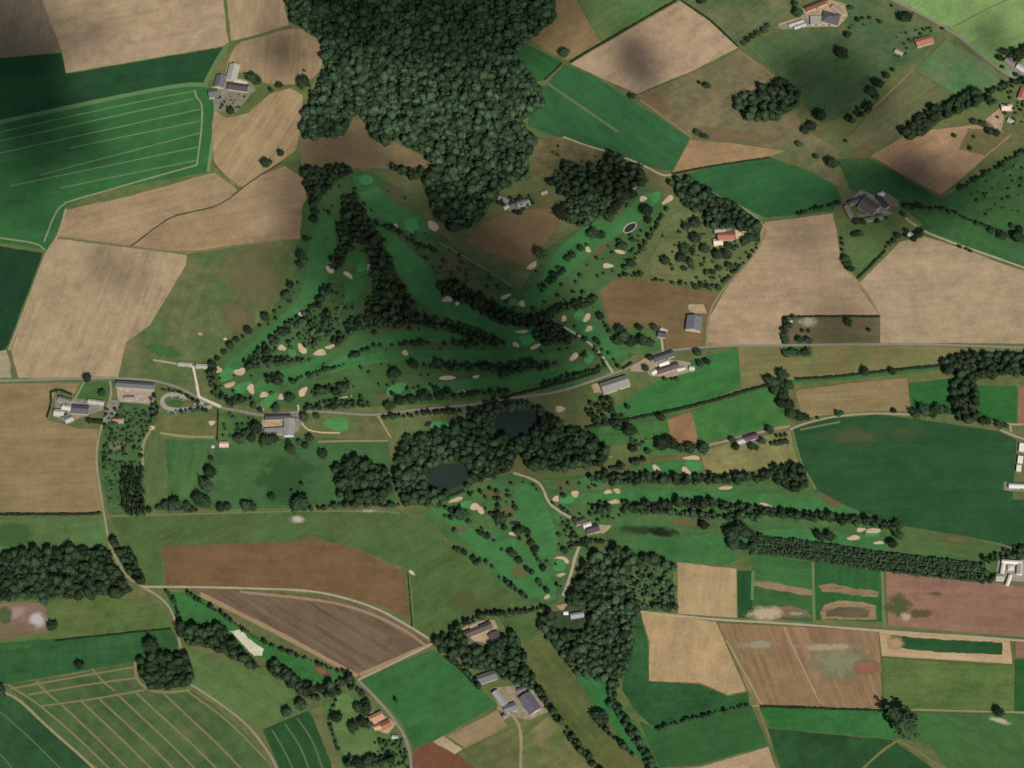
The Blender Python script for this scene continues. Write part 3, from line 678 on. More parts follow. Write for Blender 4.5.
ribbons('lane', [[(110, 381), (112, 395), (104, 418), (98, 440), (96, 460), (100, 490), (106, 525), (109, 545), (117, 560), (126, 577), (143, 587), (160, 597), (172, 610), (177, 630), (181, 650), (186, 668)]], 3.9000000000000004, DIRT)
ribbons('lane', [[(143, 587), (190, 587), (250, 588.5), (300, 590), (330, 594), (375, 607), (410, 627), (434, 642)]], 3.9000000000000004, GRAV)
ribbons('lane', [[(434, 643), (400, 660), (358, 680)]], 3.9000000000000004, GRAV)
ribbons('lane', [[(190, 684), (215, 700), (245, 722), (263, 744), (278, 768), (300, 840)]], 3.5100000000000002, DIRT)
ribbons('lane', [[(905, 218), (922, 231), (950, 242), (985, 254), (1024, 268), (1110, 298)]], 3.9000000000000004, GRAV)
ribbons('lane', [[(632, 611), (680, 616), (716, 620), (780, 623), (880, 631), (960, 636), (1024, 641), (1110, 648)]], 4.29, GRAV)
ribbons('lane', [[(563, 137), (590, 147), (613, 153), (645, 166), (662, 176), (672, 175)]], 4, GRAV)
ribbons('lane', [[(672, 175), (702, 188), (720, 198), (742, 207), (762, 222), (766, 232)]], 4, DIRT)
ribbons('lane', [[(766, 230), (758, 250), (742, 270), (720, 292), (708, 315), (706, 346)]], 4.5, plain_mat('grass_track', (140, 126, 92), .15, .2))
ribbons('footpath', [[(513, 473), (530, 478), (542, 485), (548, 503), (560, 512), (575, 520)]], 4.5, GRAV)
ribbons('footpath', [[(581, 543), (575, 557), (571, 575), (563, 596)]], 5.5, GRAV)
ribbons('footpath', [[(553, 322), (575, 333), (592, 345), (603, 357), (613, 373)]], 4, plain_mat('path', (176, 172, 142), .15, .2))
ribbons('footpath', [[(153, 360), (178, 364), (194, 367)]], 4, GRAV); ribbons('footpath', [[(193, 366), (196, 380), (199, 397)]], 4.5, pm((215, 200, 172), 'white_gravel'))
ribbons('footpath', [[(199, 397), (210, 402), (221, 407)]], 5, pm((205, 196, 174), 'pale_concrete'))
ribbons('footpath', [[(298, 405), (300, 420), (306, 430), (322, 433), (340, 433)]], 3, pm((195, 180, 140), 'path_gravel'))
ribbons('footpath', [[(254, 402), (258, 407), (264, 410)]], 3, pm((205, 198, 178), 'path_gravel')); ribbons('footpath', [[(328, 403), (338, 399), (352, 396)]], 3, pm((180, 168, 130), 'path_gravel'))
ribbons('footpath', [[(378, 416), (385, 428), (391, 438)]], 3, pm((165, 145, 110), 'path_gravel')); ribbons('footpath', [[(318, 442), (350, 441), (388, 441)]], 4, pm((150, 130, 88), 'dry_grass'))
ribbons('footpath', [[(440, 243), (470, 260), (495, 275), (512, 286)]], 4, pm((116, 112, 92), 'path_gravel'))
ribbons('footpath', [[(335, 320), (345, 300), (356, 288)]], 2.5, pm((92, 124, 84), 'worn_grass'))
ribbons('footpath', [[(568, 425), (585, 440), (600, 450), (612, 458)]], 3, pm((140, 140, 112), 'path_gravel'))
ribbons('footpath', [[(705, 446), (732, 440), (765, 431), (790, 426)]], 5, DIRT); ribbons('footpath', [[(663, 352), (662, 342), (661, 336)]], 4, GRAV)
ribbons('footpath', [[(84, 382), (77, 396), (72, 402)]], 4, pm((130, 146, 104), 'worn_grass'))
CONC = plain_mat('yard_concrete', (134, 130, 118), .3, .12)
YARD = plain_mat('yard_earth', (170, 148, 118), .32, .1)
for pts, m in (([(214, 92), (230, 78), (252, 80), (256, 90), (248, 98), (236, 112), (216, 112)], plain_mat('yard_gravel', (128, 126, 104), .3, .1)), ([(226, 84), (232, 82), (226, 96), (218, 108), (214, 104)], CONC),
               ([(795, 10), (806, 8), (830, 0), (845, 4), (848, 16), (838, 27), (822, 27), (780, 28), (778, 24), (800, 17)], YARD), ([(776, 27), (804, 17), (812, 22), (804, 28), (782, 30)], CONC),
               ([(843, 206), (848, 203), (856, 220), (851, 222)], CONC), ([(850, 200), (860, 190), (866, 192), (874, 196), (884, 210), (893, 214), (880, 216), (872, 208), (864, 198), (852, 204)], CONC), ([(872, 196), (884, 192), (898, 200), (900, 208), (890, 206), (880, 199)], pm((120, 112, 94), 'yard_mud')), ([(856, 214), (876, 216), (890, 213), (884, 218), (862, 219)], CONC),
               ([(55, 396), (72, 398), (104, 404), (104, 410), (80, 418), (70, 424), (54, 416)], CONC), ([(116, 384), (155, 388), (153, 404), (118, 402)], plain_mat('stable_yard', (168, 152, 134), .2, .12)),
               ([(110, 400), (120, 400), (118, 412), (108, 424), (104, 422)], CONC), ([(263, 420), (285, 420), (300, 412), (304, 420), (298, 432), (283, 436), (264, 432)], CONC), ([(262, 420), (282, 421), (282, 427), (262, 428)], YARD),
               ([(644, 369), (650, 358), (690, 362), (694, 372), (668, 378), (650, 376)], plain_mat('farm_yard', (158, 146, 124), .2, .12)), ([(591, 385), (597, 383), (606, 393), (594, 393)], YARD), ([(632, 366), (645, 358), (652, 362), (646, 372), (630, 371)], plain_mat('brick_paving', (168, 144, 122), .15, .2)),
               ([(688, 305), (704, 304), (707, 314), (690, 314)], YARD), ([(598, 525), (612, 526), (604, 533), (592, 534)], YARD), ([(556, 606), (563, 604), (582, 607), (582, 610), (563, 611)], YARD),
               ([(460, 632), (470, 622), (494, 620), (502, 638), (492, 645), (478, 642), (472, 656), (468, 645)], YARD), ([(492, 688), (525, 684), (535, 692), (548, 712), (530, 720), (510, 716), (498, 706)], plain_mat('farm_yard', (146, 134, 112), .35, .1)),
               ([(735, 230), (750, 229), (748, 238), (736, 239)], plain_mat('drive_gravel', (206, 186, 152), .15, .2)), ([(714, 228), (730, 228), (734, 234), (714, 234)], CONC), ([(498, 198), (506, 196), (520, 204), (530, 202), (528, 208), (512, 214), (504, 206)], CONC),
               ([(730, 438), (745, 434), (760, 440), (758, 446), (738, 446)], CONC), ([(1004, 482), (1060, 486), (1060, 494), (1004, 490)], CONC), ([(998, 560), (1030, 560), (1030, 582), (996, 580)], plain_mat('court_gravel', (150, 142, 128), .2, .15)),
               ([(1003, 60), (1012, 58), (1026, 68), (1028, 76), (1012, 74)], CONC), ([(1000, 108), (985, 120), (1000, 132), (1004, 118)], YARD), ([(368, 712), (380, 712), (396, 724), (388, 734), (372, 728)], YARD)):
    sheet('yard', pts, m, 0, 1.2)
CARP = plain_mat('car_park', (158, 156, 144), .12, .2)
ribbons('car_park', [[(204, 404), (190, 399), (175, 394), (166, 395), (161, 401), (165, 408), (175, 410), (190, 409), (205, 408), (212, 407)]], 8, CARP)
blotch(176, 404, 9, 4, (70, 100, 56), 1, -5, 'grass_verge')

# ---------------------------------------------------------------- clouds (above the camera, they throw the shade that lies on the land)
def cloud_mat(d):
    m = bpy.data.materials.new('cloud_vapour')
    m.use_nodes = True
    n = m.node_tree
    n.nodes.remove(n.nodes['Principled BSDF'])
    v = n.nodes.new('ShaderNodeVolumePrincipled')
    v.inputs['Color'].default_value = (0.95, 0.95, 0.95, 1); v.inputs['Density'].default_value = d
    n.links.new(v.outputs[0], n.nodes['Material Output'].inputs['Volume'])
    return m
def cloud(puffs, z=4900.0):
    """puffs: picture place and radii of the shade each puff throws, optical depth"""
    for x, y, rx, ry, tau in puffs:
        c = G(x, y)
        ax = (G(x + rx, y) - c).length; ay = (G(x, y - ry) - c).length
        h = 0.5 * (ax + ay)
        c = c + SUN * (z / SUN.z)
        bm = bmesh.new()
        bmesh.ops.create_icosphere(bm, subdivisions=4, radius=1)
        for v in bm.verts:
            s = 1 + 0.28 * mnoise.noise(v.co * 1.7 + Vector((x, y, 0))) + 0.14 * mnoise.noise(v.co * 4 + Vector((y, x, 3)))
            v.co = Vector((v.co.x * ax * s, v.co.y * ay * s, v.co.z * h * s))
        me = bpy.data.meshes.new('cloud'); bm.to_mesh(me); bm.free()
        me.materials.append(cloud_mat(tau / (2 * h / SUN.z * 0.8)))
        o = bpy.data.objects.new('cloud', me); COL.objects.link(o); o.location = c
        o['kind'] = 'structure'
CLOUDS = [
    (12, 30, 66, 38, 1.5), (5, 88, 78, 38, 1.7), (95, 30, 20, 18, 0.9), (52, 135, 50, 26, 1.6), (15, 155, 46, 30, 1.0), (20, 205, 44, 18, .7), (95, 150, 26, 16, .7),
    (280, 50, 28, 17, 1.7), (112, 268, 28, 14, 0.8), (146, 296, 14, 8, .4), (345, 152, 56, 18, 1.5), (292, 195, 30, 30, .8), (286, 255, 20, 34, .5),
    (440, -8, 150, 36, 2.2), (340, 20, 40, 34, .9), (270, 5, 22, 14, .6),
    (335, 230, 50, 55, 0.7), (420, 272, 110, 72, 0.95), (455, 300, 112, 88, 0.8), (490, 335, 100, 55, 0.9), (500, 230, 70, 50, 0.9), (520, 420, 90, 36, 1.0), (530, 330, 60, 55, .5), (590, 172, 56, 28, 1.2),
    (630, 46, 17, 15, 1.5), (645, 76, 17, 14, 1.6), (638, 62, 28, 30, .9), (622, 72, 12, 9, .7), (838, 88, 56, 30, 1.7), (800, 84, 24, 18, .6), (785, 66, 24, 16, .5), (880, 198, 56, 26, 1.8), (908, 168, 34, 22, 1.9), (938, 188, 50, 22, 1.7), (1000, 180, 46, 22, .7), (990, 38, 28, 18, 1.2), (955, 62, 24, 12, .3),
    (800, 236, 34, 22, 0.6), (835, 300, 36, 16, 0.45), (838, 330, 40, 14, .7), (645, 300, 22, 12, 0.35), (-5, 505, 14, 8, .5), (812, 198, 36, 18, .6), (730, 200, 30, 16, .2)]
cloud(CLOUDS)

# ---------------------------------------------------------------- trees
def ico(sub):
    bm = bmesh.new(); bmesh.ops.create_icosphere(bm, subdivisions=sub, radius=1)
    V = np.array([v.co[:] for v in bm.verts]); F = np.array([[v.index for v in f.verts] for f in bm.faces]); bm.free()
    return V, F

def crown_template(sub, seed, quads=0, conifer=False):
    r = np.random.default_rng(seed)
    V, F = ico(sub)
    d = V / np.linalg.norm(V, axis=1, keepdims=True)
    s = np.full(len(V), 0.78)
    for _ in range(11):                                   # boughs that stand out of the crown
        b = r.normal(size=3); b[2] = abs(b[2]) * 0.8 - 0.1; b /= np.linalg.norm(b)
        s += r.uniform(0.14, 0.34) * np.exp(-((1 - d @ b) * r.uniform(7, 14)))
    off = r.uniform(0, 50, 3)
    for i in range(len(V)):
        s[i] += 0.26 * mnoise.noise(Vector(d[i] * 2.6 + off)) + 0.22 * mnoise.noise(Vector(d[i] * 7 + off))
    P = d * s[:, None]
    if conifer:
        h = (P[:, 2] + 1) * .5
        k = np.clip(1.15 - h, .12, 1)
        P[:, 0] *= k; P[:, 1] *= k; P[:, 2] *= 1.6
    else:
        P[:, 2] = np.where(P[:, 2] < 0, P[:, 2] * 0.7, P[:, 2] * 0.95)
    Vs, Fs = [P], [F]
    if quads:
        n0 = len(P)
        pick = r.integers(0, len(P), quads)
        c = P[pick] * r.uniform(0.92, 1.24, (quads, 1))
        a = r.normal(size=(quads, 3)); a /= np.linalg.norm(a, axis=1, keepdims=True)
        b = np.cross(a, r.normal(size=(quads, 3))); b /= np.linalg.norm(b, axis=1, keepdims=True)
        sz = r.uniform(0.07, 0.19, (quads, 1))
        q = np.stack([c - a * sz - b * sz, c + a * sz - b * sz, c + a * sz + b * sz], 1).reshape(-1, 3)
        Vs.append(q); Fs.append(np.arange(quads * 3).reshape(-1, 3) + n0)
    return np.concatenate(Vs), np.concatenate(Fs)
BROAD = [crown_template(3, 100 + i, 420) for i in range(7)]
MASS = [crown_template(2, 200 + i, 110) for i in range(10)]
CONI = [crown_template(2, 300 + i, 40, True) for i in range(4)]

def in_poly(x, y, poly):
    c = False; j = len(poly) - 1
    for i in range(len(poly)):
        if (poly[i][1] > y) != (poly[j][1] > y) and x < (poly[j][0] - poly[i][0]) * (y - poly[i][1]) / (poly[j][1] - poly[i][1] + 1e-9) + poly[i][0]: c = not c
        j = i
    return c
def fill(poly, sp, jit=0.42, holes=()):
    xs = [p[0] for p in poly]; ys = [p[1] for p in poly]
    out = []; row = 0
    y = min(ys)
    while y <= max(ys):
        x = min(xs) + (sp * .5 if row % 2 else 0)
        while x <= max(xs):
            px, py = x + random.uniform(-jit, jit) * sp, y + random.uniform(-jit, jit) * sp
            if in_poly(px, py, poly) and not any(in_poly(px, py, h) for h in holes): out.append((px, py))
            x += sp
        y += sp * 0.8; row += 1
    return out
def along(pts, wid, sp):
    out = []
    for (a, b) in zip(pts, pts[1:]):
        L = math.hypot(b[0] - a[0], b[1] - a[1])
        rows = max(1, int(round(wid / sp)))
        n = max(1, int(L / sp))
        for i in range(n):
            for k in range(rows):
                t = (i + random.uniform(0.1, 0.9)) / n
                off = ((k + .5) / rows - .5) * wid + random.uniform(-.3, .3) * sp
                out.append((a[0] + (b[0] - a[0]) * t - (b[1] - a[1]) / L * off, a[1] + (b[1] - a[1]) * t + (b[0] - a[0]) / L * off))
    return out

STUFF = []       # (x, y, z base, radius, height, template kind, tint)
def grow(places, r0, r1, hk=2.1, conifer=False, tint=(0.15, 0.85), skip=0.0):
    for px, py in places:
        if random.random() < skip: continue
        r = (r0 + (r1 - r0) * random.random() ** 1.3) * random.uniform(.8, 1.12) * .9 * MPP
        h = r * hk * random.uniform(.85, 1.5)
        STUFF.append((px, py, r, h, conifer, random.uniform(*tint)))

FLOOR = field_mat('woodland_floor', (56, 74, 46), (66, 76, 48))
POND_HOLES = [[(425, 472), (440, 462), (464, 463), (476, 470), (470, 484), (448, 492), (426, 491)], [(492, 420), (508, 409), (532, 408), (541, 420), (534, 435), (510, 440), (492, 434)]]
N_WOOD = [(285, -60), (289, 22), (322, 40), (325, 68), (314, 90), (306, 105), (300, 128), (302, 139), (343, 136), (351, 117), (362, 116), (372, 136), (385, 148), (397, 138), (414, 149), (437, 166), (424, 184), (434, 210), (452, 232), (476, 226), (488, 210), (500, 190), (530, 178), (528, 160), (536, 140), (520, 122), (545, 105), (540, 88), (514, 56), (520, 48), (556, 18), (550, -60)]
WOODS = [  # outline, spacing, radii, holes, conifer, tint
    (N_WOOD, 4.7, 2.0, 4.7, (), False, (.2, 1.0)),
    ([(302, 168), (345, 166), (352, 172), (338, 180), (322, 196), (316, 210), (306, 196)], 5, 2.5, 3.6, (), False, (0, .5)),
    ([(385, 164), (425, 170), (432, 182), (410, 178), (398, 172)], 5, 2.4, 3.4, (), False, (0, .5)),
    ([(548, 178), (566, 160), (590, 168), (612, 154), (640, 166), (650, 182), (630, 192), (612, 200), (590, 190), (560, 196)], 6.4, 2.4, 4.2, (), False, (0, .6)),
    ([(566, 200), (590, 192), (608, 200), (604, 214), (588, 226), (570, 224), (560, 212)], 5.2, 2.6, 3.6, (), False, (.3, .95)),
    ([(669, 180), (690, 178), (716, 196), (742, 208), (758, 222), (760, 236), (742, 230), (726, 228), (704, 226), (700, 214), (684, 204)], 5.2, 2.6, 3.8, (), False, (.05, .7)),
    ([(733, 100), (748, 92), (784, 80), (802, 92), (798, 106), (776, 121), (756, 120), (738, 112)], 6, 3.2, 4.4, (), False, (.1, .7)),
    ([(903, 130), (920, 115), (950, 100), (975, 90), (990, 98), (970, 108), (940, 122), (922, 136), (906, 138)], 5.6, 3.4, 4.4, (), False, (.0, .35)),
    ([(396, 456), (405, 438), (428, 434), (448, 428), (466, 424), (470, 412), (492, 404), (524, 402), (548, 412), (556, 422), (580, 430), (600, 442), (610, 454), (604, 464), (560, 470), (530, 470), (524, 455), (514, 455), (510, 472), (480, 482), (452, 494), (426, 506), (402, 506), (394, 482)], 5.4, 2.8, 4.2, POND_HOLES, False, (.05, .85)),
    ([(333, 468), (346, 462), (362, 458), (384, 468), (393, 492), (380, 504), (350, 500), (338, 494)], 5.4, 3.2, 4.4, [[(352, 485), (376, 484), (377, 491), (352, 492)]], False, (.0, .5)),
    ([(573, 592), (580, 568), (594, 557), (620, 550), (650, 556), (674, 566), (675, 608), (640, 611), (633, 626), (630, 650), (622, 674), (600, 680), (578, 676), (560, 655), (540, 628), (544, 614), (562, 613), (568, 604)], 5.2, 2.8, 4.2, [[(554, 603), (588, 603), (588, 634), (556, 634)], [(628, 562), (672, 568), (672, 606), (640, 606), (626, 590)]], False, (.1, .9)),
    ([(626, 560), (673, 567), (674, 609), (640, 609), (624, 592)], 5.6, 1.0, 2.6, (), False, (.4, 1)),
    ([(-60, 562), (0, 556), (40, 550), (104, 548), (112, 562), (122, 578), (134, 590), (120, 596), (60, 597), (0, 599), (-60, 602)], 5.4, 3.2, 4.4, (), False, (.0, .55)), ([(112, 540), (118, 548), (133, 552), (146, 584), (140, 584), (128, 574), (118, 556)], 5, 2.6, 3.8, (), False, (.0, .5)),
    ([(140, 660), (152, 655), (184, 655), (193, 674), (186, 688), (150, 688), (139, 676)], 5, 3.2, 4.2, (), False, (.0, .4)),
    ([(172, 626), (200, 626), (223, 628), (230, 636), (246, 656), (262, 668), (250, 668), (222, 652), (185, 642)], 5.2, 3, 4.2, (), False, (.0, .6)),
    ([(119, 467), (142, 465), (145, 500), (146, 516), (124, 516), (120, 490)], 3.4, 2.0, 2.6, (), True, (.0, .2)),
    ([(432, 640), (448, 634), (462, 630), (468, 644), (470, 652), (456, 656), (440, 652)], 5, 2.8, 4, (), False, (0, .5)),
    ([(472, 650), (492, 646), (510, 630), (520, 640), (528, 668), (540, 690), (530, 690), (500, 676), (480, 670), (462, 666)], 5.2, 2.6, 3.8, [[(478, 672), (498, 668), (500, 684), (480, 686)]], False, (.0, .7)),
    ([(1006, 56), (1030, 44), (1084, 20), (1084, 54), (1030, 58)], 5.2, 2.8, 3.8, (), False, (0, .3)),
    ([(954, 380), (976, 380), (980, 418), (970, 424), (956, 420), (951, 405)], 5.6, 2.8, 4, (), False, (0, .5)),
    ([(940, 360), (960, 354), (1084, 352), (1084, 372), (1000, 376), (980, 380), (944, 372)], 5.2, 2.6, 4, (), False, (.0, .6)),
    ([(343, 192), (358, 196), (366, 215), (385, 240), (378, 250), (354, 240), (342, 268), (330, 268), (338, 240)], 5.8, 2.2, 3.8, (), False, (0, .5)),
    ([(370, 250), (385, 246), (397, 275), (412, 300), (420, 318), (400, 326), (380, 325), (364, 312), (374, 290)], 5.9, 2.2, 3.8, (), False, (0, .5)),
    ([(435, 287), (455, 280), (480, 295), (510, 312), (550, 316), (545, 328), (500, 325), (470, 306), (442, 294)], 5, 2.4, 3.6, (), False, (0, .3)),
    ([(535, 328), (556, 322), (568, 334), (570, 342), (548, 346), (536, 338)], 5, 2.4, 3.4, (), False, (0, .4)),
    ([(770, 466), (788, 464), (806, 470), (809, 488), (792, 490), (776, 484)], 5.2, 2.4, 3.6, (), False, (0, .5)),
]
for poly, sp, r0, r1, holes, con, tint in WOODS:
    grow(fill(poly, sp * .94, holes=holes), r0 * .85, r1 * 1.1, 2.3, con, tint)
    sheet('woodland_floor', poly, FLOOR if r1 > 2.7 else field_mat('scrub_grass', (70, 100, 56), (84, 104, 62)), 0, 3)
# ponds
for pts in ([(425, 472), (440, 463), (462, 464), (474, 470), (468, 482), (448, 491), (428, 490)], [(494, 418), (510, 410), (530, 410), (540, 420), (532, 434), (510, 439), (494, 432)]):
    sheet('pond', pts, WATER, 0, 4, True, step=4)
sheet('pond', ellipse(630, 228, 7, 3.4, 35), WATER, 0, 1.0, True); sheet('pond', ellipse(428, 424, 4, 2.2, 30), WATER, 0, 1.0, True)
sheet('pond', ellipse(515, 523, 6, 2.4, 0), WATER, 0, 1.0, True)
STONE = field_mat('pond_bank', (190, 184, 164), (150, 146, 126))
ribbons('pond_bank', [ellipse(630, 228, 7.4, 3.8, 35) + [ellipse(630, 228, 7.4, 3.8, 35)[0]]], 2.2, STONE)

BELTS = [  # line, width, spacing, radii, tint
    ([(405, 318), (450, 325), (500, 342)], 10, 4.6, 2.4, 3.2, (0, .4)), ([(335, 345), (350, 327), (380, 320), (405, 322)], 11, 4.6, 2.2, 3.2, (0, .6)),
    ([(374, 222), (395, 230), (420, 246), (441, 252)], 5, 4.2, 2.2, 3, (0, .4)), ([(328, 284), (322, 300), (310, 312), (280, 334), (270, 342)], 8, 4.4, 2.4, 3.2, (0, .6)),
    ([(304, 345), (318, 330), (334, 318)], 22, 4.6, 1.4, 2.6, (.1, .8)), ([(270, 346), (258, 354), (245, 366), (262, 362), (290, 360)], 8, 4.4, 2.4, 3.2, (0, .5)), ([(350, 358), (375, 346), (430, 343)], 5, 4.2, 2.3, 3.2, (0, .3)),
    ([(440, 343), (505, 343)], 4, 4.2, 2.2, 3, (0, .3)), ([(345, 365), (320, 372), (290, 382)], 3, 3.8, 1.8, 2.6, (0, .3)), ([(432, 365), (470, 367), (515, 368), (548, 366)], 6, 4.4, 2.4, 3.2, (0, .3)),
    ([(266, 378), (284, 382)], 10, 4.5, 2.6, 3.4, (0, .3)), ([(540, 290), (552, 278), (566, 266)], 7, 4.6, 2.4, 3.4, (0, .3)), ([(548, 312), (570, 306), (596, 300)], 6, 4.4, 2.4, 3.2, (0, .3)),
    ([(500, 374), (535, 361)], 8, 4.4, 2.4, 3.2, (0, .3)), ([(540, 386), (575, 376), (606, 366)], 5, 4.2, 2.2, 3, (0, .3)), ([(624, 270), (640, 252), (650, 238), (660, 220), (668, 206)], 4, 3.8, 1.8, 2.8, (0, .4)),
    ([(618, 276), (642, 275)], 4, 4, 1.8, 2.6, (0, .5)), ([(303, 408), (340, 404), (370, 405)], 7, 4.4, 2.4, 3.2, (0, .4)), ([(395, 401), (430, 398), (470, 394), (510, 392)], 5, 4.4, 2.4, 3.2, (0, .4)),
    ([(384, 417), (410, 416), (440, 412), (462, 412)], 3, 4, 2, 2.8, (0, .4)), ([(312, 394), (332, 390), (350, 386)], 7, 4.4, 2.6, 3.4, (0, .3)), ([(213, 368), (211, 380), (216, 394), (236, 404)], 8, 4.4, 2.2, 3.2, (0, .5)),
    ([(233, 402), (252, 399)], 5, 4.2, 2.4, 3, (0, .3)), ([(985, 92), (1006, 86), (1030, 80)], 6, 4.2, 2, 3, (0, .4)), ([(958, 190), (990, 171), (1030, 148), (1084, 120)], 5, 4.2, 2.2, 3, (0, .3)),
    ([(905, 206), (945, 209), (985, 226), (1000, 233)], 3, 4, 1.8, 2.6, (0, .4)), ([(795, 214), (830, 206), (846, 200)], 4, 4, 1.8, 2.6, (0, .4)), ([(590, 479), (620, 476), (650, 476)], 6, 4.4, 2.4, 3.2, (0, .4)), ([(605, 472), (630, 464), (646, 458)], 4, 4.4, 2.2, 3, (0, .3)),
    ([(612, 480), (650, 479), (700, 480), (750, 478), (795, 473)], 7, 4.4, 2.6, 3.6, (0, .4)), ([(590, 512), (612, 508)], 6, 4.4, 2.2, 3, (0, .5)), ([(622, 507), (650, 508), (672, 508)], 10, 4.6, 2.4, 3.4, (0, .5)),
    ([(675, 503), (710, 504), (750, 509), (770, 512), (830, 518), (870, 523), (897, 528)], 7, 4.4, 2.6, 3.4, (0, .35)), ([(672, 512), (700, 516), (760, 517)], 6, 4.6, 2, 3.2, (.2, .8)),
    ([(614, 680), (612, 700), (622, 716), (636, 738), (652, 768), (670, 810)], 8, 4.6, 2.4, 3.4, (.1, .7)), ([(632, 626), (628, 650), (620, 678)], 8, 4.6, 2.6, 3.6, (0, .5)), ([(600, 725), (618, 742), (636, 756)], 5, 4.2, 2, 2.8, (.1, .5)),
    ([(270, 664), (290, 680), (308, 692), (322, 694), (340, 686), (356, 682)], 12, 4.8, 2.6, 3.8, (0, .5)), ([(655, 729), (690, 720), (720, 712), (750, 705)], 4, 3.6, 1.6, 2.4, (.0, .6)), ([(142, 510), (165, 508), (200, 510)], 4, 4, 2, 2.8, (0, .4)), ([(305, 510), (345, 505), (400, 506)], 4, 4.2, 1.8, 2.8, (0, .4)),
    ([(500, 577), (514, 588), (528, 599)], 5, 4.2, 2.2, 3, (0, .4)), ([(508, 614), (528, 611), (548, 606)], 4, 4, 2, 2.8, (0, .3)), ([(448, 632), (470, 620), (490, 614), (508, 614)], 4, 4, 2, 3, (0, .3)), ([(540, 690), (552, 712), (562, 724)], 6, 4.2, 2, 3, (0, .4)), ([(566, 730), (578, 746), (594, 764), (606, 780)], 6, 4.2, 2, 3, (0, .4)),
    ([(112, 430), (104, 455), (104, 470)], 4, 3.8, 1.4, 2.2, (.0, .5)), ([(152, 396), (156, 412), (150, 420)], 7, 4, 2, 2.8, (0, .5)), ([(160, 390), (180, 393), (200, 403)], 3, 3.6, 1.4, 2, (0, .5)), ([(171, 411), (210, 410)], 2, 4.4, 1.4, 2, (0, .5)), ([(188, 398), (198, 404)], 3, 3.4, 1.4, 1.8, (.1, .5)),
    ([(165, 590), (176, 604), (178, 622)], 2, 4, 1.6, 2.4, (0, .5)), ([(188, 594), (225, 616), (262, 642), (330, 668), (352, 675)], 2, 4, 1.2, 2.2, (0, .5)), ([(985, 562), (1000, 556), (1030, 550)], 8, 4.8, 2, 3, (0, .5)), ([(980, 575), (995, 580)], 10, 4.6, 2, 3, (.1, .7)),
    ([(845, 122), (858, 114), (872, 106)], 8, 4.8, 2.8, 3.8, (0, .3)), ([(336, 700), (328, 722), (338, 750)], 2, 3.8, 1.2, 2, (0, .5)), ([(345, 762), (370, 764), (392, 756)], 9, 4.6, 2, 3.2, (0, .5)), ([(396, 700), (398, 704)], 4, 4, 2, 2.5, (0, .5)), ([(400, 740), (405, 760)], 8, 4.2, 1.4, 2.2, (.1, .7)),
    ([(480, 655), (450, 658), (475, 680), (480, 690)], 3, 4, 1.6, 2.4, (.1, .6)), ([(296, 136), (306, 120)], 4, 4.4, 2.4, 3, (.1, .5)), ([(303, 66), (312, 94)], 2, 4.4, 1.6, 2, (.1, .5)),
    ([(760, 232), (757, 246), (748, 260), (736, 270), (722, 284)], 2.5, 3.6, 1.6, 2.4, (0, .4)), ([(715, 290), (690, 284), (650, 280)], 2, 5, 1.0, 1.8, (0, .5)),
]
for pts, wid, sp, r0, r1, tint in BELTS:
    grow(along(pts, wid * 1.05, sp * .86), r0 * .7, r1 * 1.1, 2.45, False, (tint[0], tint[1] + .15), .05)
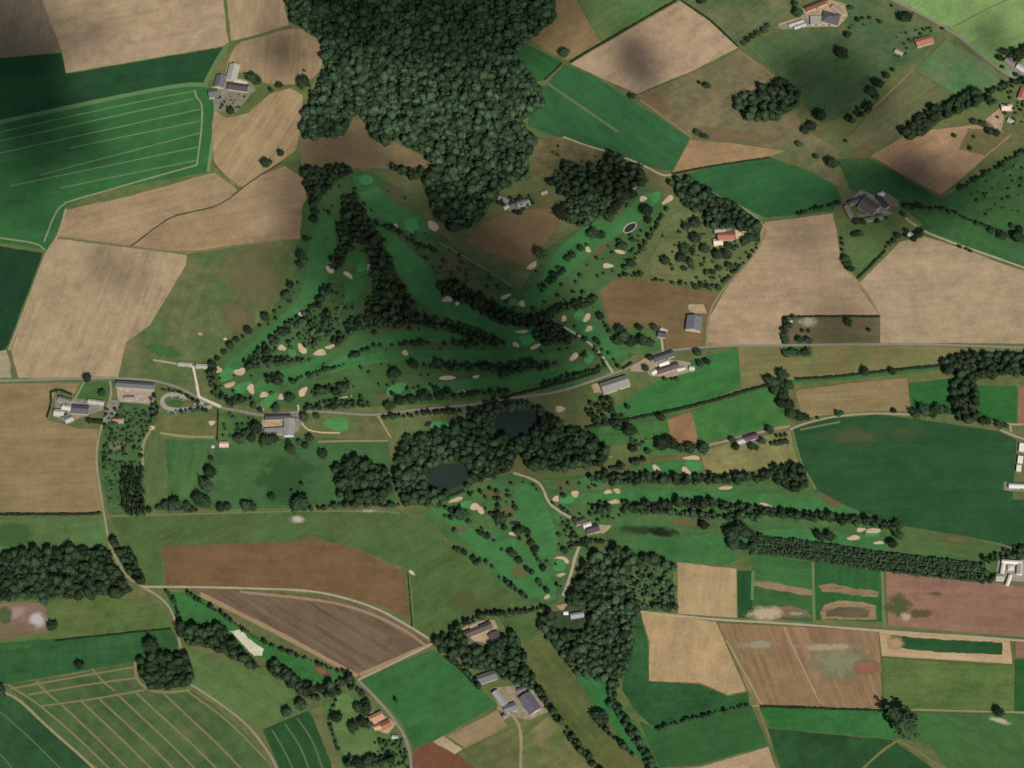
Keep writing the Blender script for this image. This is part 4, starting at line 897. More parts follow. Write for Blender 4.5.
# nursery rows (two bands of close-set small trees)
sheet('woodland_floor', [(750, 534), (800, 540), (880, 551), (985, 563), (986, 582), (880, 570), (800, 558), (752, 553)], FLOOR, 0, 1.5)
for k in range(8):
    o_ = -8 + k * 2.3 + (1.2 if k > 3 else 0)
    grow(along([(752, 544 + o_ * .85), (800, 549 + o_), (880, 561 + o_), (985, 573 + o_)], 0.5, 1.9), 1.2, 1.9, 2.0, False, (.25, .8), .06)
grow(fill([(746, 528), (762, 534), (764, 556), (748, 556)], 4), 1.4, 2.4, 2, False, (.2, .8))
SCRUB = [([(104, 404), (160, 408), (146, 440), (140, 466), (104, 466)], 4.4, 1.0, 2.2, (.1, .9), .35), ([(102, 460), (118, 462), (120, 510), (108, 510)], 3.6, .8, 1.4, (.3, .9), .5), ([(222, 412), (262, 420), (262, 440), (222, 440)], 5, 1.0, 2.0, (.1, .7), .4),
         ([(655, 235), (700, 230), (755, 240), (740, 266), (712, 288), (668, 268)], 6, 1.2, 2.2, (.1, .7), .55), ([(965, 190), (1030, 156), (1084, 135), (1084, 230), (1024, 232), (985, 214)], 6, .8, 1.8, (0, .6), .6), ([(985, 100), (1030, 85), (1084, 80), (1084, 125), (1010, 128), (990, 112)], 5, 1.2, 2.6, (.1, .8), .45),
         ([(374, 738), (402, 738), (410, 768), (380, 768)], 4.4, 1.0, 2.0, (.1, .8), .35), ([(218, 96), (250, 92), (246, 104), (232, 112), (218, 108)], 4, .8, 1.6, (.1, .6), .5), ([(842, 8), (870, 18), (870, 40), (845, 30)], 6, .8, 1.8, (0, .5), .55), ([(895, 30), (940, 24), (946, 30), (920, 36), (905, 60), (895, 62)], 5, 1.2, 2.2, (0, .5), .4),
         ([(545, 140), (600, 150), (590, 170), (545, 178)], 7, 1.4, 2.4, (.1, .6), .6), ([(560, 520), (600, 512), (625, 508), (620, 520), (600, 520), (575, 528), (560, 540)], 5, 1.4, 2.4, (.1, .7), .35), ([(570, 532), (590, 538), (605, 540), (588, 548), (572, 545)], 4.4, 1.8, 3, (0, .5), .2), ([(330, 330), (312, 345), (300, 348), (320, 322)], 4, 1.0, 2, (.2, .9), .4),
         ([(596, 396), (630, 405), (620, 428), (600, 430), (585, 412)], 5.2, 2.2, 3.2, (0, .4), .25), ([(630, 436), (648, 438), (640, 452), (630, 452)], 4, 1.4, 2.4, (.2, .8), .3), ([(735, 520), (800, 600), (790, 600), (735, 555)], 30, 1, 2, (.1, .5), .2), ([(460, 660), (476, 660), (470, 672)], 4, 1, 2, (.3, .8), .3), ([(520, 215), (490, 200), (530, 195), (545, 200)], 5, 1.8, 2.8, (0, .5), .4), ([(1000, 545), (1060, 545), (1060, 560), (1005, 560)], 5, 1.6, 2.8, (0, .5), .3)]
GOLF_N = [(312, 215), (345, 180), (402, 195), (460, 255), (520, 290), (545, 255), (600, 220), (650, 190), (660, 205), (636, 250), (612, 275), (592, 292), (600, 330), (600, 370), (440, 398), (300, 404), (240, 400), (215, 385), (240, 345), (275, 318), (300, 270)]
GOLF_S = [(430, 508), (460, 492), (520, 480), (560, 484), (640, 472), (660, 480), (600, 505), (575, 520), (570, 545), (562, 590), (530, 600), (480, 560)]
for g_, sp_, sk_ in ((GOLF_N, 8.5, .45), (GOLF_S, 8, .5)):
    grow([p for p in fill(g_, sp_) if not any(in_poly(p[0], p[1], smooth_px(f)) for f in FWY) and all(math.hypot(p[0] - b[0], (p[1] - b[1]) * 1.3) > b[2] + 2 for b in SANDS)], 1.1, 2.5, 2.1, False, (.05, .7), sk_)
for poly, sp, r0, r1, tint, sk in SCRUB:
    grow(fill(poly, sp), r0, r1, 1.7, False, tint, sk)

def build_mass():
    V, F, T = [], [], []
    base = 0
    for px, py, r, h, con, tint in STUFF:
        tv, tf = (CONI if con else MASS)[random.randrange(4 if con else 10)]
        zc = h * 0.62
        g = G(px, py, zc)
        a = random.uniform(0, 6.283); ca, sa = math.cos(a), math.sin(a)
        P = np.empty_like(tv)
        P[:, 0] = (tv[:, 0] * ca - tv[:, 1] * sa) * r * 1.06 + g.x
        P[:, 1] = (tv[:, 0] * sa + tv[:, 1] * ca) * r * 1.06 + g.y
        P[:, 2] = np.maximum(tv[:, 2] * h * 0.46 + zc, 0.2)
        V.append(P); F.append(tf + base); T.append(np.full(len(P), tint)); base += len(P)
    V = np.concatenate(V); F = np.concatenate(F); T = np.concatenate(T)
    me = bpy.data.meshes.new('woodland')
    me.vertices.add(len(V)); me.vertices.foreach_set('co', V.astype(np.float32).ravel())
    me.loops.add(F.size); me.loops.foreach_set('vertex_index', F.astype(np.int32).ravel())
    me.polygons.add(len(F)); me.polygons.foreach_set('loop_start', np.arange(0, F.size, 3, dtype=np.int32))
    me.update(calc_edges=True)
    at = me.attributes.new('tint', 'FLOAT', 'POINT'); at.data.foreach_set('value', T.astype(np.float32))
    me.materials.append(LEAFS)
    o = bpy.data.objects.new('woodland', me); COL.objects.link(o)
    tag(o, 'dark green woods, tree belts and garden thickets that run between the fields', 'woodland', kind='stuff')
    print('mass trees', len(STUFF), 'faces', len(F))

# single trees: trunk with limbs and a crown, one metre radius, copied and scaled
def tree_meshes():
    out = []
    for i, (tv, tf) in enumerate(BROAD):
        me = bpy.data.meshes.new('crown')
        P = tv.copy(); P[:, 2] = P[:, 2] * 0.92 + 1.24
        me.from_pydata(P.tolist(), [], tf.tolist()); me.materials.append(LEAF)
        bm = bmesh.new()
        def limb(a, b, r0, r1, n=7):
            a, b = Vector(a), Vector(b)
            q = (b - a).to_track_quat('Z', 'Y')
            ra = [bm.verts.new(a + q @ Vector((math.cos(t) * r0, math.sin(t) * r0, 0))) for t in [k / n * 6.2832 for k in range(n)]]
            rb = [bm.verts.new(b + q @ Vector((math.cos(t) * r1, math.sin(t) * r1, 0))) for t in [k / n * 6.2832 for k in range(n)]]
            for k in range(n): bm.faces.new((ra[k], ra[(k + 1) % n], rb[(k + 1) % n], rb[k]))
            bm.faces.new(rb)
        limb((0, 0, -0.02), (0.02, 0.01, 0.7), 0.085, 0.06)
        rr = random.Random(i)
        for k in range(5):
            a = k * 1.26 + rr.uniform(-.3, .3)
            limb((0.02, 0.01, 0.62), (math.cos(a) * .5, math.sin(a) * .5, 1.2 + rr.uniform(-.15, .25)), 0.04, 0.012, 5)
        tm = bpy.data.meshes.new('trunk'); bm.to_mesh(tm); bm.free(); tm.materials.append(BARK)
        out.append((tm, me))
    return out
TREES = tree_meshes()
ORD = ['', 'first', 'second', 'third', 'fourth', 'fifth', 'sixth', 'seventh', 'eighth', 'ninth', 'tenth', 'eleventh', 'twelfth', 'thirteenth', 'fourteenth', 'fifteenth', 'sixteenth', 'seventeenth', 'eighteenth']
NT = [0]
def tree(px, py, r, label, group=None, cat='tree', name='tree', hk=1.0):
    if r < 2.65:
        grow([(px, py)], r * .8, r * .9, 2.2, False, (.05, .5))
        return
    tm, cm = TREES[random.randrange(len(TREES))]
    R_ = r * MPP * (0.80 if r < 9 else 0.92)
    zc = R_ * 1.24 * hk
    g = G(px, py, zc)
    root = empty(name, (g.x, g.y, ground_z(g)), random.uniform(0, 6.28))
    root.scale = (R_ * random.uniform(.93, 1.07), R_ * random.uniform(.93, 1.07), R_ * hk * random.uniform(.92, 1.1))
    for nm, m in (('trunk', tm), ('crown', cm)):
        c = bpy.data.objects.new(nm, m); COL.objects.link(c); c.parent = root
    tag(root, label, cat, group)
    NT[0] += 1
    return root
def row(trees, where, group, desc='dark round tree', frm='left'):
    """trees in picture order; each is told apart by its place in the row"""
    ts = sorted(trees, key=(lambda t: t[0]) if frm == 'left' else (lambda t: t[1]))
    n = len(ts)
    for i, (x, y, r) in enumerate(ts):
        side = 'left' if frm == 'left' else 'top'
        pos = ('leftmost' if side == 'left' else 'topmost') if i == 0 else (('rightmost' if side == 'left' else 'lowest') if i == n - 1 else ORD[i + 1] + ' from ' + ('the left' if side == 'left' else 'top'))
        lb = f'{desc}, {pos} {where}'
        if len(lb.replace(',', ' ').split()) > 16: lb = lb.replace('dark round tree', 'dark tree').replace('small dark tree', 'small tree')
        if len(lb.replace(',', ' ').split()) > 16: lb = lb.replace('dark tree', 'tree')
        if len(lb.replace(',', ' ').split()) > 16: pass
        tree(x, y, r, lb, group)

LONE = [(905, 721, 11.5, 'huge spreading dark tree alone where three green fields meet near the bottom right'), (999, 712, 5, 'dark tree beside the pale dry streak in the bottom right meadow'),
        (303, 82, 6.5, 'dark tree between two tan fields just left of the big wood'), (279, 85, 4.2, 'small round tree on the grass strip right of the north west farm'), (271, 90, 2.5, 'tiny tree on the grass strip between farm and big wood'),
        (266, 164, 5.5, 'lone dark tree in the tan stubble below the big wood'), (281, 153, 4, 'small tree by the ditch at the brown clearing below the big wood'), (564.5, 53, 6, 'dark lone tree at the left corner of the pale tan diamond field'),
        (632, 97, 4, 'small dark tree at the lower corner of the pale tan diamond field'), (707, 86, 4, 'larger of two trees out in the olive pasture right of the diamond field'), (700, 83, 2.2, 'tiny tree in the olive pasture beside a larger one'),
        (841, 53, 6.5, 'lone dark tree in the shaded pasture below the northern farm'), (906, 17, 7, 'big dark tree left of the grey road near the top right'), (795, 4, 4, 'small tree above left of the northern farm yard'), (798, 13, 5.5, 'wide dark tree at the left end of the long brown barn'),
        (768, 26, 3, 'small tree left of the pale sheds of the northern farm'), (848, 35, 4, 'dark bushy tree below right of the northern farm yard'), (799, 145, 3.2, 'small tree at the tip of the little tan field'), (816, 157, 2.8, 'small tree right of the little tan field tip'), (832, 164, 6.5, 'round dark tree above the crossroads farm meadow'),
        (846, 141, 2.6, 'small tree in the olive field left of the shaded brown field'), (652, 218 - 7, 0, ''), (87, 379, 4.5, 'dark tree standing right at the main road above the left farm'), (102, 393, 4.2, 'round tree alone on the small green left of the stables'),
        (323, 455, 5, 'lone round tree in the green meadow below the clubhouse'), (302, 484, 2.5, 'small lone tree in the middle of the green meadow'), (301, 503, 8.5, 'big round tree on the lower edge of the green meadow'), (272, 497, 4, 'round tree near the lower left of the green meadow'), (292, 491, 2, 'tiny tree left above the big round meadow tree'),
        (150, 646, 7.5, 'lone round tree above the lower left copse'), (79, 666, 4.2, 'lone tree on the edge of the striped field in the lower left'), (52, 627, 4.8, 'dark tree right of the grey demolished plot'), (45, 600, 5, 'dark tree at the lower edge of the left wood above the plot'), (0, 691, 6, 'dark tree cut by the left edge of the picture'),
        (353, 727, 5, 'round tree on the lawn left of the orange roofed house'), (337, 719, 5, 'round tree on the left side of the lawn near the curving road'), (287, 713, 4.8, 'round tree at the tip of the dark striped field'), (302, 706, 5.5, 'dark tree just above the tip of the dark striped field'),
        (704, 526, 5, 'lone dark tree beside the green below the long fairway'), (602, 718, 7.5, 'dark tree at the upper end of the short belt in the bottom meadow'), (865, 372, 4.6, 'dark tree on the ditch line above the middle tan field'), (893, 372, 4.2, 'dark round tree on the ditch line above right of the middle tan field'),
        (848, 323, 4.2, 'lone tree in the brown paddock between the tan fields'), (869, 330, 2.4, 'tiny tree near the right end of the brown paddock'), (594, 317, 0, ''), (541, 254, 6.5, 'dark tree at the lower right corner of the shaded brown field'), (563, 214, 8, 'big dark tree on the upper right of the shaded brown field'),
        (648, 221, 4, 'smaller of two fairway trees, just below a bigger one'), (647, 211, 6.6, 'big round tree in the fairway below the upper right green'), (633, 240, 2.8, 'small tree in the fairway right of a sand bunker'), (623, 246, 4.8, 'round tree just above the sand bunker on the fairway'), (632, 264, 4.5, 'tree right of the long pale bunker'),
        (461, 516, 6.5, 'round dark tree below the practice green of the lower course'), (500, 520, 6.5, 'dark double tree left of the small round golf pond'), (516, 509, 3.2, 'small tree right of the bare patch on the lower course'), (511, 516, 2.6, 'tiny tree between bare patch and golf pond'), (508, 491, 2.2, 'tiny tree on the upper lower course fairway'), (510, 496, 2.2, 'tiny tree beside the curved path of the lower course'), (486, 498, 2, 'tiny tree above the pair of pale bunkers'),
        (661, 418, 4.4, 'dark tree on the ditch line just left of the small brown field'), (630, 431, 7, 'round dark tree in the meadow above the narrow tree belt'), (267, 165 + 275, 0, ''), (557, 585, 2.6, 'small tree on grass below the round lower green'), (565, 551, 3.6, 'dark tree above the crescent bunker of the lower green'), (571, 548, 2.6, 'small tree right above the crescent bunker of the lower green'), (912, 141 + 94, 0, '')]
for x, y, r, lb in LONE:
    if r: tree(x, y, r, lb)
row([(893, 70, 2.6), (887, 76, 3.8), (878, 84, 5.5), (872, 92, 5.5), (876, 96, 4)], 'of the short row below the red roofed house', 'trees in the row below the red roofed house')
row([(1000, 58, 4), (1005, 52, 4.4), (1014, 55, 4), (1018, 60, 3.6), (1003, 67, 2.6), (1016, 75, 2.8), (1022, 79, 3)], 'round the grey house at the upper right edge', 'trees round the grey house at the upper right edge')
row([(820, 116, 6.5), (812, 126, 5.5), (806, 131, 4.5)], 'of the clump left of the hedge belt', 'trees in the clump by the hedge belt')
row([(697, 133, 4), (702, 136, 3.4), (706, 137, 3.2)], 'of three at the top of the little tan field', 'trees at the top of the little tan field')
row([(252, 77, 6), (258, 81, 5), (231, 111, 4.5)], 'beside the north west farm', 'trees beside the north west farm')
row([(280, 308, 2.2), (275, 312, 2.4), (265, 318, 4.6), (260, 326, 2), (249, 331, 4.2), (243, 337, 2.4), (237, 340, 3.2), (230, 346, 4.2), (224, 353, 3), (217, 359, 3), (213, 366, 4.4)], 'of the hedgerow between rough pasture and fairway', 'hedgerow trees between rough pasture and fairway')
row([(315, 213, 4), (314, 220, 4), (306, 239, 3.4), (301, 256, 5.5), (300, 265, 4.2), (291, 285, 4), (287, 296, 5.2)], 'of the row beside the western fairway', 'trees beside the western fairway', frm='top')
row([(596, 341, 3), (599, 344, 2), (602, 350, 2.1), (609, 354, 2.2), (614, 360, 2.2), (619, 367, 2.4)], 'on the right of the golf drive', 'avenue trees right of the golf drive', 'small avenue tree', 'top')
row([(595, 347, 2.1), (597, 351, 2.1), (601, 356, 2.3), (603, 361, 2.2), (604, 364, 2)], 'on the left of the golf drive', 'avenue trees left of the golf drive', 'small avenue tree', 'top')
row([(572, 338, 3), (585, 340, 3), (576, 338, 2), (568, 343, 3)], 'above the round green by the golf drive', 'trees above the round green by the golf drive')
row([(601, 317, 4.2), (604, 323, 2), (607, 327, 2.8), (610, 332, 2.8), (612, 338, 2.4)], 'on the lower left edge of the brown field', 'trees edging the brown field', frm='top')
row([(609, 218, 5), (613, 212, 4.6), (617, 207, 4.6), (621, 202, 4.8), (626, 197, 5.2), (632, 195, 5)], 'of the dark row above the upper fairway', 'trees in the dark row above the upper fairway')
row([(594, 234, 5.6), (601, 236, 4.6)], 'of the pair left of the stony pond', 'pair of trees left of the stony pond')
row([(568, 259, 3.6), (573, 256, 3.8), (581, 249, 3.8), (587, 245, 2.2)], 'of the small group on the middle fairway', 'trees in the small group on the middle fairway')
row([(696, 238, 6), (705, 249, 5), (685, 250, 5.5), (692, 251, 4), (718, 255, 5.5), (727, 256, 5.5), (666, 261, 5), (682, 258, 4.8), (690, 262, 4), (697, 224, 6), (687, 227, 4.6)], 'in the garden left of the red roofed villa', 'trees in the garden of the red roofed villa')
row([(750, 238, 5), (745, 241, 4.2), (756, 239, 4), (734, 249, 3), (728, 246, 4)], 'on the lawn right of the red roofed villa', 'trees on the lawn right of the villa')
row([(685, 269, 3), (692, 267, 3), (707, 273, 3), (713, 273, 3), (730, 266, 4), (719, 269, 3)], 'along the lower edge of the villa garden', 'trees along the lower edge of the villa garden', 'small dark tree')
row([(696, 288, 3), (702, 285, 3.4), (708, 287, 3), (718, 288, 3.4), (693, 284, 2.4)], 'by the track above the grey barn', 'trees by the track above the grey barn', 'small tree')
row([(651, 358, 3.4), (646, 369, 3.4), (672, 379, 2.2), (677, 379, 2.2), (665, 379, 2.2), (698, 353, 4.2), (700, 364, 3.8), (707, 362, 3.4)], 'round the roadside farm', 'trees round the roadside farm')
row([(620, 330, 5), (624, 337, 6.5), (618, 341, 5.5), (632, 342, 6), (642, 341, 6), (651, 343, 4.4), (639, 328, 3.8), (655, 328, 4)], 'of the dark copse beside the little house', 'trees in the copse beside the little house')
row([(786, 321, 3), (789, 326, 4), (785, 331, 3.6), (785, 336, 3.6), (786, 341, 4), (794, 317, 2.6), (800, 340, 4), (809, 341, 4.2), (803, 331, 2.6), (809, 331, 2.4)], 'in the fenced plot left of the paddock', 'trees in the plot left of the paddock')
row([(786, 354, 4), (793, 352, 4.2), (797, 353, 3.6), (807, 353, 4.4)], 'in the small plot just below the road', 'trees in the small plot below the road')
row([(782, 375, 5.5), (772, 383, 6.5), (780, 385, 6), (789, 386, 5), (776, 391, 5.5), (783, 394, 6.5), (781, 404, 5), (789, 405, 6), (792, 414, 5.5), (800, 417, 5), (806, 418, 3.6)], 'of the tall clump between green and tan field', 'trees in the tall clump between green and tan field', frm='top')
row([(818, 418, 2.4), (838, 414, 3.2), (842, 413, 2.6), (894, 411, 2.8)], 'along the track above the big dark field', 'trees along the track above the big dark field', 'small tree')
row([(916, 414, 5), (924, 411, 6), (932, 413, 5.5), (940, 410, 5.5), (947, 411, 4)], 'of the row topping the big dark field', 'row on the upper edge of the big dark field')
row([(982, 422, 3.6), (988, 422, 4), (1000, 425, 4.2), (1006, 426, 3)], 'of the row at the field corner near the right edge', 'row at the field corner near the right edge')
row([(770, 431, 4.2), (762, 441, 3.6), (732, 440, 3.4), (736, 447, 3.8), (752, 447, 4), (756, 448, 3)], 'round the cottage with the purple roof', 'trees round the cottage with the purple roof')
row([(772, 444, 2.6), (777, 444, 3), (782, 443, 3), (787, 442, 2.8)], 'of the clipped row beside the purple cottage', 'clipped row right of the purple roofed cottage', 'dark low tree')
row([(777, 436, 2.4), (782, 436, 2.6), (786, 435, 2.4)], 'of the olive row above the clipped row', 'olive row by the purple roofed cottage', 'olive low tree')
row([(662, 446, 6.5), (672, 444, 7), (681, 449, 4.5), (690, 449, 6), (704, 449, 6), (633, 449, 4.2), (648, 452, 3.2)], 'of the row above the right hand green', 'trees above the right hand green')
row([(733, 533, 7), (743, 531, 7.5), (734, 545, 6.5), (742, 546, 5), (750, 534, 4), (754, 546, 4)], 'of the dense clump left of the nursery rows', 'trees in the clump left of the nursery rows')
row([(820, 537, 5), (830, 537, 5.4)], 'of the pair above the nursery rows', 'pair of trees above the nursery rows')
row([(899, 526, 5), (898, 535, 5), (893, 544, 5)], 'of three at the right end of the fairway', 'three trees at the right end of the fairway', frm='top')
row([(440, 505, 3.4), (446, 508, 2.6), (451, 511, 3), (451, 518, 2.6), (445, 516, 1.8)], 'in the row below the narrow ditch', 'trees in the row below the narrow ditch', 'small dark tree')
row([(480, 533, 2.8), (484, 535, 3), (488, 537, 3), (494, 541, 2), (502, 550, 2.4), (507, 552, 2.4), (512, 554, 4.2), (520, 561, 3.6), (527, 569, 2.8), (532, 573, 2.8), (539, 582, 3), (541, 586, 2.4), (547, 591, 3)], 'of the line between two lower fairways', 'line of trees between two lower fairways', 'small dark tree')
row([(532, 544, 3.8), (535, 550, 4.2), (536, 556, 2.4), (538, 560, 2.2), (543, 569, 3.4), (529, 537, 2.6), (527, 531, 2.6)], 'of the line left of the lower round green', 'line of trees left of the lower round green', 'small dark tree', 'top')
row([(521, 530, 4.4), (517, 532, 4), (505, 528, 3), (528, 532, 3.4)], 'below the small round golf pond', 'trees below the small round golf pond')
row([(455, 549, 2.6), (459, 550, 2.8), (465, 553, 3), (474, 559, 3), (479, 562, 2.6), (486, 562, 2.2), (476, 564, 2.6)], 'of the line bordering the olive meadow', 'line bordering the olive meadow', 'small dark tree')
row([(290, 450, 5), (305, 446, 3.6), (310, 438, 4.2), (289, 443, 3.2), (267, 440, 6.2), (274, 439, 5), (252, 439, 4.4), (239, 440, 5), (256, 429, 6), (299, 442, 3), (246, 434, 4)], 'below the clubhouse', 'trees below the clubhouse')
row([(290, 399, 5.2), (276, 408, 4.4), (254, 406, 3.6), (317, 416, 3.6), (304, 418, 5), (260, 410, 3)], 'by the road above the clubhouse', 'trees by the road above the clubhouse')
row([(210, 473, 6), (206, 486, 7), (199, 500, 7.5), (206, 503, 6), (211, 459, 2.8)], 'of the row right of the practice ground', 'row right of the practice ground', frm='top')
row([(166, 506, 5), (175, 505, 7), (188, 507, 4.4), (221, 508, 4.6), (228, 507, 4), (246, 506, 5.4), (252, 507, 4.4)], 'of the row below the practice ground', 'row below the practice ground')
row([(366, 710, 6), (359, 709, 5), (363, 723, 5.5), (369, 725, 4), (371, 760, 5), (360, 765, 5.5), (367, 702, 3.4), (362, 694, 3), (358, 691, 2.8)], 'in the grounds of the orange roofed house', 'trees round the orange roofed house')
row([(396, 373, 5.5), (393, 378, 4.2), (414, 365, 5), (405, 349, 0)][:3], 'below the long inner tree belt', 'trees below the long inner tree belt')
row([(399, 388 + 2, 0), (400, 401, 5), (412, 400, 5), (424, 396, 5.5), (440, 397, 5), (437, 390, 3.8), (448, 392, 4.2), (389, 407, 5)][1:], 'of the row above the main road', 'row above the main road left of the ponds')
row([(421, 0 + 440, 5.5), (409, 440, 4.5), (403, 451, 4.5), (402, 462, 5), (398, 475, 5.5), (412, 478, 5)], 'on the left edge of the pond wood', 'trees on the left edge of the pond wood')
row([(842, 239, 2), (843, 244, 2), (843, 250, 2.2), (846, 259, 5), (848, 264, 4.4), (851, 269, 4)], 'on the left edge of the triangular meadow', 'trees on the left edge of the triangular meadow', frm='top')
row([(855, 235, 3), (860, 234, 3.4), (886, 247, 2.2), (890, 244, 2.4), (894, 241, 2.8), (898, 236, 3.6)], 'in the upper triangular meadow', 'trees in the upper triangular meadow', 'small dark tree')
row([(907, 231, 3), (914, 239, 4), (919, 235, 4.4), (921, 231, 3.2), (906, 236, 2.2)], 'round the small white cottage by the pale lane', 'trees round the cottage by the pale lane')
row([(960, 247, 2.4), (967, 249, 2.4), (971, 251, 2.2)], 'of three on the pale lane by the tan field', 'three trees on the pale lane', 'small tree')
row([(1003, 236, 5), (1018, 238, 6.5), (1020, 230, 4), (992, 232, 3.6), (1012, 226, 3)], 'in the green pasture at the right edge', 'trees in the green pasture at the right edge')
row([(856, 222, 4), (863, 222, 3.4), (877, 221, 3), (886, 218, 2.4), (904, 215, 3), (912, 207, 3.6)], 'round the crossroads farm', 'trees round the crossroads farm')
row([(955, 136, 2.4), (974, 137, 2.2), (970, 148, 2.6), (975, 122, 3.8), (983, 124, 4), (990, 132, 4.4), (996, 133, 4)], 'in the plots below the north east belt', 'trees in the plots below the north east belt', 'small dark tree')
row([(870, 18, 2.4), (881, 22, 2.6), (858, 20, 3), (851, 8, 3), (863, 18, 2.4), (892, 6, 2)], 'in the pasture right of the northern farm', 'trees in the pasture right of the northern farm', 'small dark tree')
row([(744, 44 - 0, 3), (748, 40, 3.2), (753, 37, 3.2), (758, 34, 3.4), (764, 31, 3.4)], 'of the short dark hedgerow below the top meadow', 'short dark hedgerow below the top meadow')
row([(700, 4 - 2, 3.2), (705, 1, 3.2)], 'of two at the top of the diamond field', 'two trees at the top of the diamond field', 'small tree')


build_mass()

# hedges: one clipped, uneven strip each
HEDGE = plain_mat('hedge_leaves', (36, 50, 30), .45, .35)
def hedge(pts, label, wid=3.0, h=2.6):
    h *= 1.35
    v = outline(smooth_px(pts, False, 1), 3.0, .5, closed=False)
    V, F = [], []
    c = v[len(v) // 2].copy(); c.z = 0; base = ground_z(c)
    for i, p in enumerate(v):
        a, b = v[max(0, i - 1)], v[min(len(v) - 1, i + 1)]
        t = (b - a).normalized(); nr = Vector((-t.y, t.x, 0))
        w_ = wid * .5 * random.uniform(.65, 1.35); hh = h * random.uniform(.7, 1.25)
        for s, z in ((-1, 0), (-1.05, .5), (-.65, .92), (0, 1.02), (.65, .9), (1.05, .5), (1, 0)):
            V.append(p - c + nr * (s * w_ * random.uniform(.8, 1.2)) + Vector((0, 0, z * hh)))
    for i in range(len(v) - 1):
        for k in range(6): F.append((i * 7 + k, i * 7 + k + 1, i * 7 + k + 8, i * 7 + k + 7))
    F.append(tuple(range(6, -1, -1))); F.append(tuple((len(v) - 1) * 7 + k for k in range(7)))
    o = obj('hedge', V, F, HEDGE); o.location = (c.x, c.y, base - .1)
    return tag(o, label, 'hedge')
hedge([(585, 428), (640, 418), (700, 405), (741, 393), (772, 384)], 'long dark hedge between the two bright green meadows below the road', 4.5, 3)
hedge([(795, 379), (830, 378), (880, 372), (940, 366)], 'long thin hedge along the upper edge of the middle tan field', 4, 2.8)
hedge([(857, 279), (870, 267), (885, 251)], 'straight dark hedge between triangular meadow and pale tan field', 4, 3)
hedge([(570, 63), (601, 44), (632, 26), (676, 1)], 'thin hedge along the upper left side of the diamond field', 3, 2)
hedge([(681, 1), (712, 21), (738, 47)], 'thin hedge along the upper right side of the diamond field', 3, 2)
hedge([(672, 174), (720, 165), (770, 158)], 'thin hedge below the little tan field', 2.6, 2)
hedge([(545, 80), (562, 64)], 'short thin hedge across the green strip left of the diamond field', 2.6, 2)
hedge([(783, 317), (830, 316.5), (880, 317)], 'thin hedge along the upper edge of the brown paddock', 3, 2.2)
hedge([(783, 318), (783, 344)], 'hedge on the left end of the plot beside the paddock', 3, 2.5)
hedge([(-60, 515), (40, 514.5), (88, 514.5), (101, 513)], 'green hedge below the brown stubble at the left edge', 4, 2.6)
hedge([(500, 399), (540, 389), (575, 380), (600, 372)], 'straight dark hedge above the road near the long grey barn', 4, 3)
hedge([(52, 392), (60, 390), (72, 395)], 'dark hedge behind the left farm', 3.5, 3); hedge([(51, 392), (51, 405), (47, 418)], 'dark hedge on the field side of the left farm', 3, 2.6)
hedge([(86, 420), (94, 422), (103, 422)], 'thick dark hedge below the left farm garden', 8, 5)
hedge([(760, 707), (800, 708), (850, 710), (890, 711)], 'thin bushy hedge above the bottom bright green strip', 3, 2.2)
hedge([(55, 641), (110, 635), (171, 629)], 'thin hedge between the two green fields below the left wood', 2.4, 1.8)
hedge([(218, 410), (218, 425), (217, 441)], 'thin straight hedge right of the practice ground', 2.2, 2)
hedge([(429, 504), (445, 499), (465, 491)], 'narrow dark hedge below the larger pond', 3, 2.2)
hedge([(445, 657), (460, 669), (479, 689)], 'hedge along the upper right side of the square green field', 3, 2.4)
hedge([(622, 370), (632, 363)], 'short hedge beside the brick forecourt on the road', 3.4, 3)
hedge([(412, 626), (410, 600), (408, 573)], 'thin weedy hedge right of the brown field', 2, 1.4)

# ---------------------------------------------------------------- buildings
GLASS, _b = new_mat('window_glass', .1, .5); _b.inputs['Base Color'].default_value = (.03, .035, .04, 1)
DOORM = pm((92, 74, 58), 'door_boards')
def roof_mat(c):
    k = ('roof', tuple(c))
    if k in _pm: return _pm[k]
    m, bs = new_mat('roofing', .75, .2)
    n = N(m)
    tc = n('ShaderNodeTexCoord')
    t = n('ShaderNodeTexNoise', inp={'Scale': .35, 'Detail': 6, 'Roughness': .7}); n.link(tc.outputs['Object'], t.inputs['Vector'])
    wv = n('ShaderNodeTexWave', inp={'Scale': .35, 'Distortion': 1.0}); n.link(tc.outputs['Object'], wv.inputs['Vector'])
    a = n('ShaderNodeMath', operation='MULTIPLY_ADD', inp={1: .25}); n.link(wv.outputs['Fac'], a.inputs[0]); n.link(t.outputs[0], a.inputs[2])
    mr = n('ShaderNodeMapRange', inp={1: .3, 2: 1.0, 3: .68, 4: 1.35}); n.link(a.outputs[0], mr.inputs[0])
    sc = n('ShaderNodeVectorMath', operation='SCALE'); sc.inputs[0].default_value = lin(c)[:3]; n.link(mr.outputs[0], sc.inputs['Scale'])
    n.link(sc.outputs[0], bs.inputs['Base Color'])
    _pm[k] = m
    return m
def box(V, F, x0, x1, y0, y1, z0, z1):
    b = len(V)
    V += [(x0, y0, z0), (x1, y0, z0), (x1, y1, z0), (x0, y1, z0), (x0, y0, z1), (x1, y0, z1), (x1, y1, z1), (x0, y1, z1)]
    F += [tuple(b + i for i in f) for f in ((0, 3, 2, 1), (4, 5, 6, 7), (0, 1, 5, 4), (1, 2, 6, 5), (2, 3, 7, 6), (3, 0, 4, 7))]
